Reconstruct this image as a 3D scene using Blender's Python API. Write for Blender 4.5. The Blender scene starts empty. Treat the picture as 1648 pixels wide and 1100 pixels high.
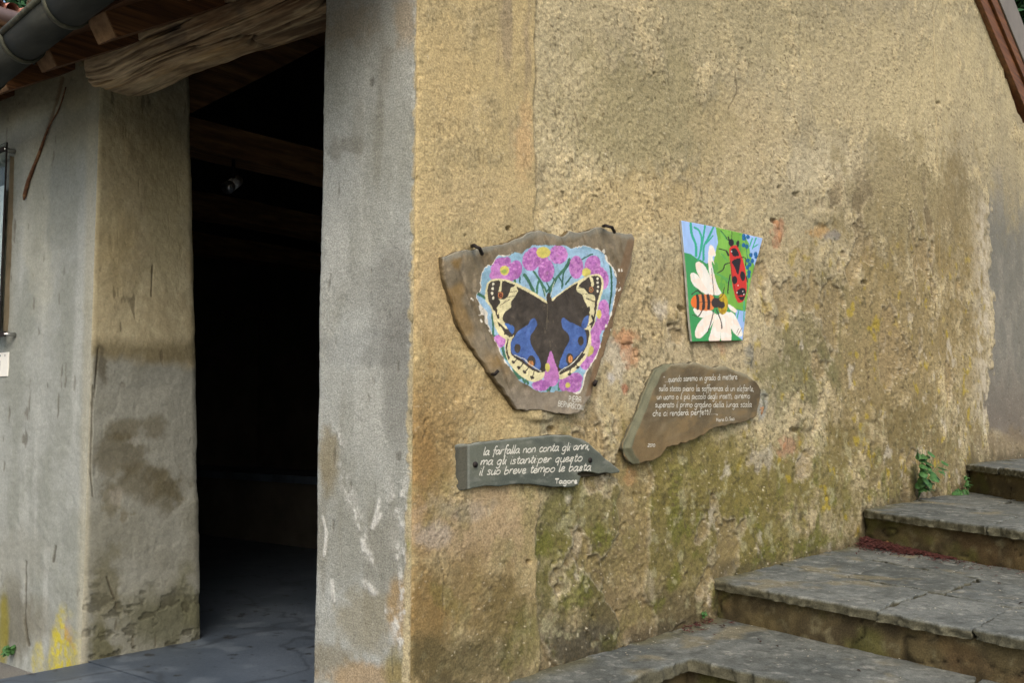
import bpy, math, random
import numpy as np
from mathutils import Vector, Matrix
random.seed(7)
rng = np.random.default_rng(11)
scene = bpy.context.scene
COL = scene.collection

# ------------------------------------------------------------------ camera
FPX = 1656.0
YAW = math.radians(39.65); PITCH = math.atan(125/1656); ROLL = math.radians(.15)
_F0 = np.array([math.cos(YAW), math.sin(YAW), 0]); _R0 = np.array([math.sin(YAW), -math.cos(YAW), 0]); _Z = np.array([0, 0, 1.])
CF = _F0*math.cos(PITCH)+_Z*math.sin(PITCH); _U0 = -_F0*math.sin(PITCH)+_Z*math.cos(PITCH)
CR = _R0*math.cos(ROLL)+_U0*math.sin(ROLL); CU = _U0*math.cos(ROLL)-_R0*math.sin(ROLL)
CO = -(3.18*_F0+(665-824)/1661*3.18*_R0)+_Z*.88
cam_data = bpy.data.cameras.new('camera'); cam = bpy.data.objects.new('camera', cam_data); COL.objects.link(cam)
cam_data.sensor_width = 36; cam_data.lens = 36*FPX/1648; cam_data.clip_end = 500; cam_data.clip_start = .05
M = Matrix([[CR[0], CU[0], -CF[0], CO[0]], [CR[1], CU[1], -CF[1], CO[1]], [CR[2], CU[2], -CF[2], CO[2]], [0, 0, 0, 1]])
cam.matrix_world = M
scene.camera = cam

def hit(x, y, ax, val):
    d = CF*FPX+CR*(x-824)+CU*(550-y); t = (val-CO[ax])/d[ax]; return CO+d*t
def proj(P):
    q = P-CO; w = q@CF
    return 824+FPX*(q@CR)/w, 550-FPX*(q@CU)/w

# ------------------------------------------------------------------ light
SUN_EL = math.radians(42); SUN_AZ = math.radians(222)      # compass style: direction the light comes from, x = cos, y = sin
world = bpy.data.worlds.new('World'); scene.world = world; world.use_nodes = True
nt = world.node_tree; bg = nt.nodes['Background']
sky = nt.nodes.new('ShaderNodeTexSky'); sky.sky_type = 'NISHITA'; sky.sun_disc = False
sky.sun_elevation = SUN_EL; sky.sun_rotation = math.pi/2-SUN_AZ; sky.air_density = 1.0; sky.dust_density = 4.0; sky.ozone_density = 1.0
nt.links.new(sky.outputs[0], bg.inputs[0]); bg.inputs[1].default_value = .15
sd = bpy.data.lights.new('sun', 'SUN'); sd.energy = .9; sd.angle = math.radians(40); sd.color = (1, .96, .9)
sun = bpy.data.objects.new('sun', sd); COL.objects.link(sun)
sdir = Vector((math.cos(SUN_EL)*math.cos(SUN_AZ), math.cos(SUN_EL)*math.sin(SUN_AZ), math.sin(SUN_EL)))
sun.rotation_euler = sdir.to_track_quat('Z', 'Y').to_euler(); sun.location = (0, 0, 12)
scene.view_settings.view_transform = 'Standard'; scene.view_settings.look = 'None'
scene.view_settings.exposure = 0.7; scene.view_settings.gamma = 1; scene.view_settings.use_curve_mapping = False

# ------------------------------------------------------------------ helpers
def c(r, g=None, b=None):
    if g is None: r, g, b = r
    v = np.array([r, g, b])/255.; return np.where(v <= .04045, v/12.92, ((v+.055)/1.055)**2.4)
def _h(i, j, s):
    n = (i.astype(np.int64)*374761393+j.astype(np.int64)*668265263+s*1442695041) & 0xffffffff
    n = ((n ^ (n >> 13))*1274126177) & 0xffffffff
    n = (n ^ (n >> 16)) & 0xffff
    return n/65535.
def vn(x, y, s=0):
    xi = np.floor(x); yi = np.floor(y); fx = x-xi; fy = y-yi; xi = xi.astype(np.int64); yi = yi.astype(np.int64)
    fx = fx*fx*(3-2*fx); fy = fy*fy*(3-2*fy)
    a = _h(xi, yi, s); b = _h(xi+1, yi, s); d = _h(xi, yi+1, s); e = _h(xi+1, yi+1, s)
    return (a*(1-fx)+b*fx)*(1-fy)+(d*(1-fx)+e*fx)*fy
def fbm(x, y, sc, o=4, s=0, g=.5, fx=1., fy=1.):
    r = 0; a = 1; t = 0; x = x*sc*fx; y = y*sc*fy
    ca, sa = math.cos(.6), math.sin(.6)
    for k in range(o):
        r = r+a*vn(x, y, s+k*17); t += a; a *= g
        if fx == 1. and fy == 1.: x, y = (x*ca-y*sa)*2.03+3.1, (x*sa+y*ca)*2.03+1.7
        else: x, y = x*2.03+3.1, y*2.03+1.7
    return (r/t-.5)*2.2          # about -1..1
def ss(a, b, x):
    t = np.clip((x-a)/(b-a), 0, 1); return t*t*(3-2*t)
def mix(A, B, w): return A+(B-A)*np.asarray(w)[..., None]
def pip(X, Y, poly):
    poly = np.asarray(poly, float); ins = np.zeros(X.shape, bool)
    bb = (X >= poly[:, 0].min()) & (X <= poly[:, 0].max()) & (Y >= poly[:, 1].min()) & (Y <= poly[:, 1].max())
    x = X[bb]; y = Y[bb]; r = np.zeros(x.shape, bool); x1, y1 = poly[-1]
    for x2, y2 in poly:
        if y1 != y2:
            k = ((y1 > y) != (y2 > y)) & (x < (x2-x1)*(y-y1)/(y2-y1)+x1); r ^= k
        x1, y1 = x2, y2
    ins[bb] = r; return ins
def segdist(X, Y, pts):
    d = np.full(X.shape, 1e9)
    for (x1, y1), (x2, y2) in zip(pts[:-1], pts[1:]):
        dx, dy = x2-x1, y2-y1; L = dx*dx+dy*dy+1e-12
        t = np.clip(((X-x1)*dx+(Y-y1)*dy)/L, 0, 1)
        d = np.minimum(d, np.hypot(X-x1-t*dx, Y-y1-t*dy))
    return d
def smooth(pts, n=4, closed=False):
    P = np.array(pts, float); N = len(P); out = []
    if N < 3 and not closed: return P
    rngi = range(N) if closed else range(N-1)
    for i in rngi:
        if closed: p0, p1, p2, p3 = P[(i-1) % N], P[i], P[(i+1) % N], P[(i+2) % N]
        else: p0, p1, p2, p3 = P[max(i-1, 0)], P[i], P[i+1], P[min(i+2, N-1)]
        for k in range(n):
            t = k/n; out.append(.5*((2*p1)+(-p0+p2)*t+(2*p0-5*p1+4*p2-p3)*t*t+(-p0+3*p1-3*p2+p3)*t**3))
    if not closed: out.append(P[-1])
    return np.array(out)

def finish(name, me, mat, parent=None, smoothsh=True, **props):
    if mat: me.materials.append(mat)
    if smoothsh: me.polygons.foreach_set('use_smooth', np.ones(len(me.polygons), bool))
    me.update(); me.validate()
    o = bpy.data.objects.new(name, me); COL.objects.link(o)
    if parent: o.parent = parent
    for k, v in props.items():
        if v is not None: o[k] = v
    return o
def raw_mesh(name, V, Q, C=None, mat=None, parent=None, smoothsh=True, **props):
    V = np.asarray(V, np.float32).reshape(-1, 3); Q = np.asarray(Q, np.int32); k = Q.shape[1]
    me = bpy.data.meshes.new(name)
    me.vertices.add(len(V)); me.vertices.foreach_set('co', V.ravel())
    me.loops.add(Q.size); me.loops.foreach_set('vertex_index', Q.ravel())
    me.polygons.add(len(Q)); me.polygons.foreach_set('loop_start', np.arange(0, Q.size, k, dtype=np.int32))
    me.update(calc_edges=True)
    if C is not None:
        a = me.color_attributes.new('Col', 'FLOAT_COLOR', 'POINT')
        cc = np.ones((len(V), 4), np.float32); cc[:, :3] = np.clip(C.reshape(-1, 3), 0, 1); a.data.foreach_set('color', cc.ravel())
    return finish(name, me, mat, parent, smoothsh, **props)
def grid_quads(nr, nc, off=0, flip=False):
    i = np.arange(nr*nc).reshape(nr, nc)+off
    q = [i[:-1, :-1], i[:-1, 1:], i[1:, 1:], i[1:, :-1]]
    if flip: q = q[::-1]
    return np.stack([a.ravel() for a in q], 1)
def grid_mesh(name, P, C, mat, parent=None, flip=False, **props):
    nr, nc = P.shape[:2]; return raw_mesh(name, P.reshape(-1, 3), grid_quads(nr, nc, 0, flip), C, mat, parent, **props)
def empty(name, loc, **props):
    o = bpy.data.objects.new(name, None); COL.objects.link(o); o.location = loc; o.empty_display_size = .1
    for k, v in props.items(): o[k] = v
    return o
def adopt(o, root):                    # parent keeping world placement (roots have no rotation)
    o.parent = root; o.matrix_parent_inverse = Matrix.Translation(-Vector(root.location)); return o

class MB:
    def __init__(s): s.v = []; s.f = []
    def add(s, vs, fs):
        o = len(s.v); s.v += [tuple(map(float, p)) for p in vs]; s.f += [[i+o for i in f] for f in fs]; return s
    def box(s, a, b, jit=0):
        (x0, y0, z0), (x1, y1, z1) = a, b
        vs = [(x, y, z) for z in (z0, z1) for y in (y0, y1) for x in (x0, x1)]
        if jit: vs = [tuple(k+random.uniform(-jit, jit) for k in p) for p in vs]
        return s.add(vs, [(0, 2, 3, 1), (4, 5, 7, 6), (0, 1, 5, 4), (2, 6, 7, 3), (0, 4, 6, 2), (1, 3, 7, 5)])
    def beam(s, p, q, w, h, up=(0, 0, 1), seg=1, jit=0):
        p = Vector(p); q = Vector(q); d = (q-p).normalized(); r = d.cross(Vector(up)).normalized(); u = r.cross(d)
        vs = []; fs = []
        for k in range(seg+1):
            m = p.lerp(q, k/seg)
            jx = random.uniform(-jit, jit); jz = random.uniform(-jit, jit)
            for a, b in ((-1, -1), (1, -1), (1, 1), (-1, 1)): vs.append(m+r*(a*w/2+jx)+u*(b*h/2+jz))
        for k in range(seg):
            for i in range(4): fs.append((k*4+i, k*4+(i+1) % 4, k*4+4+(i+1) % 4, k*4+4+i))
        fs += [(3, 2, 1, 0), tuple(seg*4+i for i in range(4))]
        return s.add(vs, fs)
    def tube(s, pts, r, n=8, cap=True):
        pts = [Vector(p) for p in pts]; rs = r if hasattr(r, '__len__') else [r]*len(pts); vs = []; fs = []
        up = Vector((0.13, .2, 1)).normalized()
        for i, p in enumerate(pts):
            d = (pts[min(i+1, len(pts)-1)]-pts[max(i-1, 0)]).normalized()
            a = d.cross(up); a = a.normalized() if a.length > 1e-3 else Vector((1, 0, 0)); b = d.cross(a)
            for k in range(n):
                t = 2*math.pi*k/n; vs.append(p+(a*math.cos(t)+b*math.sin(t))*rs[i])
        for i in range(len(pts)-1):
            for k in range(n): fs.append((i*n+k, i*n+(k+1) % n, (i+1)*n+(k+1) % n, (i+1)*n+k))
        if cap: fs += [tuple(range(n))[::-1], tuple((len(pts)-1)*n+k for k in range(n))]
        return s.add(vs, fs)
    def build(s, name, mat, parent=None, sm=False, bevel=0, **props):
        me = bpy.data.meshes.new(name); me.from_pydata(s.v, [], s.f); me.update()
        o = finish(name, me, mat, parent, sm, **props)
        if bevel:
            m = o.modifiers.new('bevel', 'BEVEL'); m.width = bevel; m.segments = 2; m.limit_method = 'ANGLE'
        return o

# ------------------------------------------------------------------ materials
def N(nt, t, **k):
    n = nt.nodes.new(t)
    for a, b in k.items():
        if a in n.inputs: n.inputs[a].default_value = b
        else: setattr(n, a, b)
    return n
def mat_attr(name, rough=.95, fine=300., amt=.25, bump=.003, bs=220., spec=.2, stretch=(1, 1, 1), pits=0):
    m = bpy.data.materials.new(name); m.use_nodes = True; t = m.node_tree; p = t.nodes['Principled BSDF']
    p.inputs['Roughness'].default_value = rough; p.inputs['Specular IOR Level'].default_value = spec
    a = N(t, 'ShaderNodeAttribute', attribute_name='Col'); tc = N(t, 'ShaderNodeTexCoord')
    mp = N(t, 'ShaderNodeMapping'); mp.inputs['Scale'].default_value = stretch; t.links.new(tc.outputs['Object'], mp.inputs[0])
    n = N(t, 'ShaderNodeTexNoise', Scale=fine, Detail=3.); t.links.new(mp.outputs[0], n.inputs['Vector'])
    r = N(t, 'ShaderNodeMapRange'); r.inputs[1].default_value = .3; r.inputs[2].default_value = .7; r.inputs[3].default_value = 1-amt; r.inputs[4].default_value = 1+amt
    t.links.new(n.outputs[0], r.inputs[0])
    mx = N(t, 'ShaderNodeVectorMath', operation='SCALE'); t.links.new(a.outputs['Color'], mx.inputs[0]); t.links.new(r.outputs[0], mx.inputs['Scale'])
    t.links.new(mx.outputs[0], p.inputs['Base Color'])
    n2 = N(t, 'ShaderNodeTexNoise', Scale=bs, Detail=6., Roughness=.65); t.links.new(mp.outputs[0], n2.inputs['Vector'])
    b = N(t, 'ShaderNodeBump', Strength=1., Distance=bump); t.links.new(n2.outputs[0], b.inputs['Height']); t.links.new(b.outputs[0], p.inputs['Normal'])
    return m
def mat_noise(name, cols, scale=8., rough=.85, bump=.002, bs=120., stretch=(1, 1, 1), spec=.25, metal=0, detail=8., coord='Object', alpha=None, trans=0, distort=0.):
    """colour ramp driven by stretched noise; cols = list of (pos, rgb255)"""
    m = bpy.data.materials.new(name); m.use_nodes = True; t = m.node_tree; p = t.nodes['Principled BSDF']
    p.inputs['Roughness'].default_value = rough; p.inputs['Specular IOR Level'].default_value = spec; p.inputs['Metallic'].default_value = metal
    tc = N(t, 'ShaderNodeTexCoord'); mp = N(t, 'ShaderNodeMapping'); mp.inputs['Scale'].default_value = stretch; t.links.new(tc.outputs[coord], mp.inputs[0])
    n = N(t, 'ShaderNodeTexNoise', Scale=scale, Detail=detail, Roughness=.62, Distortion=distort); t.links.new(mp.outputs[0], n.inputs['Vector'])
    r = N(t, 'ShaderNodeValToRGB'); e = r.color_ramp.elements
    while len(e) < len(cols): e.new(.5)
    for k, (pos, col) in enumerate(cols): e[k].position = pos; e[k].color = (*c(col), 1)
    t.links.new(n.outputs[0], r.inputs[0]); t.links.new(r.outputs[0], p.inputs['Base Color'])
    n2 = N(t, 'ShaderNodeTexNoise', Scale=bs, Detail=5., Roughness=.6); t.links.new(mp.outputs[0], n2.inputs['Vector'])
    b = N(t, 'ShaderNodeBump', Strength=1., Distance=bump); t.links.new(n2.outputs[0], b.inputs['Height']); t.links.new(b.outputs[0], p.inputs['Normal'])
    return m
MAT = {}
MAT['plaster'] = mat_attr('rough_plaster', .96, 160, .28, .0036, 180)
MAT['cement'] = mat_attr('cement_render', .92, 110, .10, .002, 150)
MAT['slate_face'] = mat_attr('painted_slate', .85, 190, .12, .0022, 200, .25)
MAT['board_face'] = mat_attr('painted_board', .55, 200, .03, .0004, 300, .4)
MAT['log'] = mat_attr('weathered_log', .85, 120, .18, .003, 60, .25, (1, .12, 1))
MAT['paving'] = mat_attr('slate_paving', .88, 170, .28, .0034, 130, .25)
MAT['wood'] = mat_noise('brown_rafter_wood', [(.3, (58, 40, 26)), (.5, (98, 66, 40)), (.7, (136, 94, 58))], 5, .6, .0015, 40, (.6, 14, 14))
MAT['board'] = mat_noise('eave_board_wood', [(.3, (56, 38, 24)), (.5, (92, 62, 38)), (.72, (122, 84, 52))], 6, .7, .0015, 60, (14, .6, 14))
MAT['endgrain'] = mat_noise('cut_end_wood', [(.3, (104, 78, 52)), (.6, (142, 112, 80))], 30, .8, .002, 120)
MAT['varnish'] = mat_noise('varnished_red_wood', [(.3, (74, 46, 26)), (.5, (112, 70, 38)), (.72, (142, 92, 50))], 5, .42, .001, 60, (.5, 10, 10), .5)
MAT['oldbeam'] = mat_noise('dark_old_beam', [(.3, (84, 62, 42)), (.5, (132, 98, 64)), (.75, (176, 136, 88))], 6, .85, .004, 30, (.5, 5, 5))
MAT['shade_plaster'] = mat_noise('dark_inner_plaster', [(.3, (74, 70, 62)), (.7, (100, 94, 84))], 3, .95, .004, 60)  # the gloom inside the doorway is put into this plaster's dark colour
MAT['gutter'] = mat_noise('grey_painted_gutter', [(.3, (46, 48, 44)), (.6, (60, 62, 57)), (.8, (80, 78, 66))], 6, .82, .001, 90, (3, .8, 3), .2)
MAT['gutterrim'] = mat_noise('mossy_gutter_lip', [(.3, (56, 58, 48)), (.55, (74, 75, 62)), (.75, (104, 102, 82))], 30, .7, .001, 120)
MAT['grey_metal'] = mat_noise('dull_grey_flashing', [(.3, (112, 106, 100)), (.7, (136, 130, 122))], 3, .6, .0004, 60)
MAT['iron'] = mat_noise('blackened_iron', [(.3, (24, 22, 22)), (.7, (52, 46, 42))], 60, .6, .0008, 200, metal=.3)
MAT['steel'] = mat_noise('brushed_steel', [(.3, (150, 150, 150)), (.7, (185, 185, 182))], 20, .32, .0002, 100, metal=.9)
MAT['whitelamp'] = mat_noise('white_lamp_paint', [(.3, (236, 236, 232)), (.7, (244, 244, 240))], 20, .4, .0002, 100)
MAT['marble'] = mat_noise('grey_marble_floor', [(.36, (52, 60, 70)), (.5, (80, 92, 106)), (.62, (94, 106, 120)), (.75, (108, 120, 132))], 2.2, .38, .0006, 60, (1, 1, 1), .5, distort=1.6)
MAT['riser'] = mat_noise('damp_stone_riser', [(.3, (44, 38, 26)), (.5, (76, 64, 42)), (.66, (98, 88, 58)), (.8, (120, 112, 82))], 9, .95, .012, 26, (1, 1, 1.6))
MAT['asphalt'] = mat_noise('grey_road', [(.3, (66, 68, 70)), (.6, (96, 98, 100)), (.8, (130, 130, 126))], 60, .95, .003, 160)
MAT['earth'] = mat_noise('earth_ground', [(.3, (60, 66, 40)), (.7, (96, 92, 62))], 2, .95, .01, 20)
MAT['leaf'] = mat_noise('tree_leaf', [(.3, (26, 54, 38)), (.55, (46, 82, 50)), (.8, (86, 122, 72))], 3, .5, .0005, 20)
MAT['weed'] = mat_noise('weed_leaf', [(.3, (40, 76, 40)), (.7, (78, 116, 62))], 40, .5, .0005, 80)
MAT['redleaf'] = mat_noise('dry_red_leaf', [(.3, (38, 22, 20)), (.55, (70, 36, 32)), (.8, (112, 70, 54))], 60, .75, .0005, 80)
MAT['fleck'] = mat_noise('pale_fallen_petal', [(.3, (140, 134, 112)), (.7, (190, 184, 164))], 60, .8, .0003, 80)
MAT['dark_fleck'] = mat_noise('dark_twig', [(.3, (32, 26, 20)), (.7, (60, 44, 34))], 60, .8, .0003, 80)
MAT['dryleaf'] = mat_noise('dry_tan_leaf', [(.3, (150, 112, 60)), (.7, (190, 158, 98))], 60, .8, .0003, 80)
MAT['bark'] = mat_noise('tree_bark', [(.3, (50, 42, 32)), (.7, (92, 80, 62))], 10, .9, .01, 30, (4, 4, 1))
MAT['housewall'] = mat_noise('orange_house_wall', [(.3, (186, 148, 106)), (.7, (208, 172, 126))], 2, .9, .002, 60)
MAT['brownmetal'] = mat_noise('brown_metal_gutter', [(.3, (92, 78, 74)), (.7, (116, 98, 92))], 3, .4, .0003, 60, spec=.5)
MAT['tile'] = mat_noise('pale_red_roof_tile', [(.3, (150, 92, 76)), (.6, (200, 150, 130)), (.8, (225, 190, 172))], 5, .8, .002, 60)
MAT['lettering'] = mat_noise('white_brush_paint', [(.3, (176, 174, 160)), (.6, (208, 206, 192))], 60, .6, .0002, 100)
MAT['ink'] = mat_noise('black_print', [(.3, (28, 28, 30)), (.7, (44, 44, 46))], 60, .6, .0002, 100)
MAT['plate'] = mat_noise('white_tile_plate', [(.3, (215, 214, 204)), (.7, (228, 227, 218))], 10, .35, .0002, 60, spec=.5)
MAT['frame_edge'] = mat_noise('thin_brown_frame', [(.3, (104, 94, 76)), (.7, (136, 124, 102))], 10, .6, .0004, 60)
MAT['rust'] = mat_noise('rusty_bar', [(.3, (58, 40, 32)), (.5, (96, 66, 46)), (.75, (150, 116, 80))], 30, .85, .001, 120)
MAT['brick'] = mat_noise('exposed_brick', [(.3, (140, 106, 76)), (.7, (172, 134, 100))], 40, .95, .004, 120)
MAT['pebble'] = mat_noise('embedded_stone', [(.3, (104, 94, 66)), (.6, (140, 126, 90)), (.8, (158, 146, 112))], 25, .95, .004, 120)
MAT['mossy_pebble'] = mat_noise('grey_embedded_stone', [(.3, (92, 92, 78)), (.6, (124, 122, 104)), (.8, (150, 148, 132))], 25, .95, .004, 120)
gm = bpy.data.materials.new('acrylic_sheet'); gm.use_nodes = True; gp = gm.node_tree.nodes['Principled BSDF']
gp.inputs['Base Color'].default_value = (*c(225, 235, 238), 1); gp.inputs['Roughness'].default_value = .05; gp.inputs['Transmission Weight'].default_value = 1; gp.inputs['IOR'].default_value = 1.1
MAT['acrylic'] = gm

# ------------------------------------------------------------------ the ground
def sheet(name, pts, z, mat, **p):
    mb = MB(); mb.add([(x, y, z) for x, y in pts], [tuple(range(len(pts)))]); return mb.build(name, mat, None, **p)
sheet('ground', [(-250, -250), (250, -250), (250, 250), (-250, 250)], -.34, MAT['earth'], kind='structure')
# the road below the building, rising a little towards the wall foot
nx, ny = 60, 120
X, Y = np.meshgrid(np.linspace(-9, .4, nx), np.linspace(-9, 12, ny))
Zr = -.262+.012*fbm(X, Y, .8, 3, 5)+.004*fbm(X, Y, 9, 3, 9)
Zr = np.where(X < -8.6, -.33, Zr)
Cr = mix(np.broadcast_to(c(92, 94, 96), X.shape+(3,)), c(120, 116, 104), ss(-.2, .6, fbm(X, Y, 5, 4, 3)))
grid_mesh('road', np.stack([X, Y, Zr], -1), Cr, MAT['paving'], kind='structure')
sheet('terrace', [(7.2, -12), (40, -12), (40, 30), (7.2, 30)], .545, MAT['earth'], kind='structure')

# ------------------------------------------------------------------ building: shell
bld = empty('stone_building', (0, 0, 0), label='old plastered building with tan side wall, open dark doorway and log lintel', category='building')
SLOPE_F = .59
def soffit(x): return 2.475+SLOPE_F*x          # underside line of the rafters on the front slope
edge_px = [(1560, -30), (1575, 0), (1581, 17), (1585, 34), (1597, 53), (1604, 74), (1612, 92), (1617, 115), (1624, 134), (1630, 158), (1636, 181), (1648, 200), (1668, 252)]
E_ = np.array([hit(x, y, 1, 0) for x, y in edge_px]); E_x = E_[:, 0]; E_z = E_[:, 2]
def ztop_wall(x):
    front = soffit(x)+.06; back = np.interp(x, E_x, E_z)
    back = back-.05*ss(-.1, .6, fbm(np.asarray(x, float)*1., np.zeros_like(np.asarray(x, float)), 9, 4, 77))
    back = np.where(x < E_x[0], E_z[0]+(E_x[0]-x)*.49, back); back = np.where(x > E_x[-1], E_z[-1]-(x-E_x[-1])*.45, back)
    return np.minimum(front, back)

BL = []   # coloured stains: (px, py, rx, ry, colour, strength, edge noise, where)
def stains(C, px, py, n, lst):
    for (x, y, rx, ry, col, st, ns) in lst:
        d = np.hypot((px-x)/rx, (py-y)/ry)+n*ns
        C = mix(C, c(col), st*ss(1.15, .45, d))
    return C

def gable_fields(s, z, px, py):
    """displacement outward (m) and colour of the outer skin; s = metres along the path, negative on the street front"""
    n1 = fbm(s, z, 1.4, 4, 1); n2 = fbm(s, z, 5, 4, 2); n3 = fbm(s, z, 16, 4, 3); n4 = fbm(s, z, 45, 3, 4); n5 = fbm(s, z, 110, 2, 5)
    lump = vn(s*84+2*n3, z*84+2*n2, 8); lump2 = vn(s*130, z*130, 12)
    g = s > 0
    bord = 862+4*n3+np.where(py > 430, 6*n2, 0)
    strip = ss(3, -3, px-bord)*g                              # thicker plaster coat next to the corner
    low = ss(430, 640, py+60*n2+.0*px)
    rough = np.where(g, np.clip(.55+.45*ss(-.2, .4, n2)-.55*strip*(1-.3*low), .18, 1), .12)
    cream = ss(0, 1, 1-np.abs(px-1580-6*n3)/22)*ss(300, 345, py)*ss(700, 640, py+20*n2)*g
    grey = ss(-4, 4, px-(1592+9*n3+12*n2+4*n4))*ss(230, 360, py+60*n2+30*n3-(px-1592)*.8)*ss(705, 685, py-18*ss(1600, 1640, px))*g
    rough = rough*(1-.85*grey)*(1-.5*cream)
    d = .016*n1*np.clip(np.abs(s)*2, 0, 1)+.009*n2*(.3+.7*rough)+.0048*n3*rough+.0042*(lump-.5)*rough*1.3+.003*(lump2-.5)*rough+.0015*n4
    d = d+.008*strip-.006*grey+.005*cream
    # coats fallen away and scars under and between the panels, lower wall
    scar = ss(.34, .42, fbm(s, z, 3.2, 5, 21))*ss(240, 420, py)*(1-strip)*g
    scar = scar*ss(1590, 1540, px)
    d = d-.012*scar
    pit = ss(.62, .8, fbm(s, z, 22, 3, 31))*(1-strip*.6)*g*(.4+.6*low); d = d-.012*pit
    holes = [(817, 368, 4), (1281, 313, 6), (1254, 302, 4), (1247, 356, 6), (1390, 455, 5), (1100, 497, 7), (1080, 524, 4), (1275, 694, 6), (1230, 640, 5), (1050, 118, 2.5), (1510, 165, 4), (885, 692, 7), (848, 905, 4), (745, 380, 2)]
    hole = np.zeros_like(px)
    for hx, hy, r in holes:
        hole = np.maximum(hole, ss(1.2, .6, np.hypot((px-hx)/r, (py-hy)/(r*.8))+.5*n4))
    hole = hole*g; d = d-.016*hole
    # raised stones pushing through the coat
    for hx, hy, rx, ry in [(1322, 350, 20, 14), (1402, 668, 9, 14), (1088, 508, 9, 14), (1292, 680, 20, 14), (862, 668, 34, 12), (1205, 560, 7, 30)]:
        k = ss(1.25, .55, np.hypot((px-hx)/rx, (py-hy)/ry)+.25*n3)*g; d = d+.014*k
    # --- colour of the gable
    G = mix(np.broadcast_to(c(176, 162, 122), px.shape+(3,)), c(158, 146, 112), ss(-.3, .5, n1+.4*n2))
    G = mix(G, c(192, 174, 128), .7*ss(.1, .7, n2+.5*n3))
    nn = .45*n2+.3*n3+.2*n4
    G = stains(G, px, py, nn, [
        (1040, 190, 150, 130, (146, 135, 94), .7, 1), (1180, 40, 240, 90, (156, 144, 104), .5, 1), (1420, 130, 170, 120, (188, 171, 125), .5, 1),
        (1010, 330, 180, 70, (186, 163, 112), .6, 1), (1190, 240, 90, 120, (184, 164, 118), .4, 1), (1330, 270, 120, 50, (196, 182, 144), .55, 1.2),
        (1450, 330, 130, 120, (138, 124, 84), .75, 1.2), (1540, 400, 40, 180, (128, 112, 76), .5, 1.1), (1430, 560, 180, 190, (136, 118, 74), .8, 1), (1310, 520, 70, 110, (122, 114, 76), .6, 1.3),
        (1290, 610, 70, 70, (110, 106, 68), .7, 1.3), (1200, 420, 120, 60, (170, 150, 108), .4, 1), (1040, 520, 110, 120, (168, 148, 104), .6, 1), (1140, 560, 110, 40, (168, 152, 116), .6, 1),
        (1060, 600, 70, 60, (174, 160, 122), .5, 1.1), (960, 720, 100, 70, (160, 138, 88), .6, 1), (1200, 770, 260, 90, (126, 114, 62), .85, .9), (1460, 740, 130, 110, (116, 102, 62), .8, .9),
        (1100, 860, 300, 150, (112, 102, 52), .9, .8), (930, 900, 110, 130, (104, 100, 46), .7, 1.2), (1010, 1000, 200, 70, (96, 88, 50), .8, .9), (1240, 870, 130, 60, (122, 112, 58), .6, 1.1),
        (960, 1040, 200, 46, (84, 78, 60), .85, .5), (1080, 980, 130, 40, (104, 92, 64), .6, .8), (900, 815, 70, 50, (118, 112, 70), .6, 1.3), (980, 820, 60, 40, (128, 118, 78), .5, 1.3)])
    # corner strip: finer, ochre low down
    S = mix(np.broadcast_to(c(181, 161, 112), px.shape+(3,)), c(166, 149, 106), ss(-.2, .6, n2+.5*n3))
    streak = fbm(s, z, 14, 4, 41, fy=.16)
    S = mix(S, c(138, 123, 96), .65*ss(.12, .5, streak)*ss(760, 790, px)*ss(300, 200, py+40*n2))
    S = mix(S, c(206, 186, 138), .6*ss(.1, .5, -streak+.3*n3)*ss(745, 770, px)*ss(260, 120, py+40*n2))
    S = stains(S, px, py, nn, [(720, 130, 50, 140, (186, 163, 112), .5, 1), (760, 320, 110, 60, (188, 166, 118), .6, 1), (845, 230, 18, 70, (188, 152, 104), .5, 1), (700, 470, 40, 100, (172, 148, 104), .6, 1),
        (700, 700, 70, 150, (140, 116, 72), .85, .8), (680, 790, 30, 160, (134, 106, 62), .7, .8), (760, 640, 90, 60, (170, 146, 98), .6, 1), (760, 850, 110, 90, (162, 140, 104), .8, .8), (700, 860, 34, 30, (176, 164, 142), .6, 1.2), (730, 820, 50, 26, (168, 156, 132), .5, 1.2),
        (750, 960, 110, 90, (132, 112, 70), .8, .9), (800, 990, 60, 80, (112, 98, 58), .7, 1), (690, 1010, 50, 90, (134, 108, 62), .7, 1), (760, 1060, 130, 50, (88, 80, 50), .8, .8), (850, 1020, 50, 60, (100, 96, 50), .6, 1)])
    G = mix(G, S, strip)
    # speckle, lichen and lime blooms of the rough coat
    moss = ss(680, 860, py+90*n2)*(1-strip*.6)*ss(1640, 1500, px)
    G = mix(G, c(104, 104, 44), .75*moss*ss(.05, .45, fbm(s, z, 9, 5, 51)))
    G = mix(G, c(164, 158, 116), .55*ss(.22, .5, fbm(s, z, 20, 4, 61))*ss(560, 760, py)*(1-.7*strip))
    G = mix(G, c(70, 66, 44), .55*ss(.3, .55, fbm(s, z, 30, 4, 71))*ss(380, 650, py+.1*px)*(1-.6*strip))
    G = mix(G, c(168, 146, 36), .6*ss(.42, .62, fbm(s, z, 12, 3, 81))*ss(1100, 1260, px)*ss(330, 480, py))
    G = mix(G, c(196, 186, 160), .5*ss(.45, .6, fbm(s, z, 6, 5, 91))*ss(420, 560, py)*(1-strip))
    G = mix(G, c(152, 132, 92), .5*scar)
    G = mix(G, c(190, 178, 150), cream*.8*ss(-.5, .3, n3))
    GR = mix(np.broadcast_to(c(120, 117, 102), px.shape+(3,)), c(136, 131, 114), ss(-.3, .6, n2+.4*n3))
    GR = mix(GR, c(112, 100, 84), .6*ss(560, 680, py+30*n2))
    G = mix(G, GR, grey)
    G = stains(G, px, py, nn, [(1628, 722, 60, 34, (122, 108, 82), .8, .8), (1585, 760, 40, 40, (120, 108, 74), .7, .8)])
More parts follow.
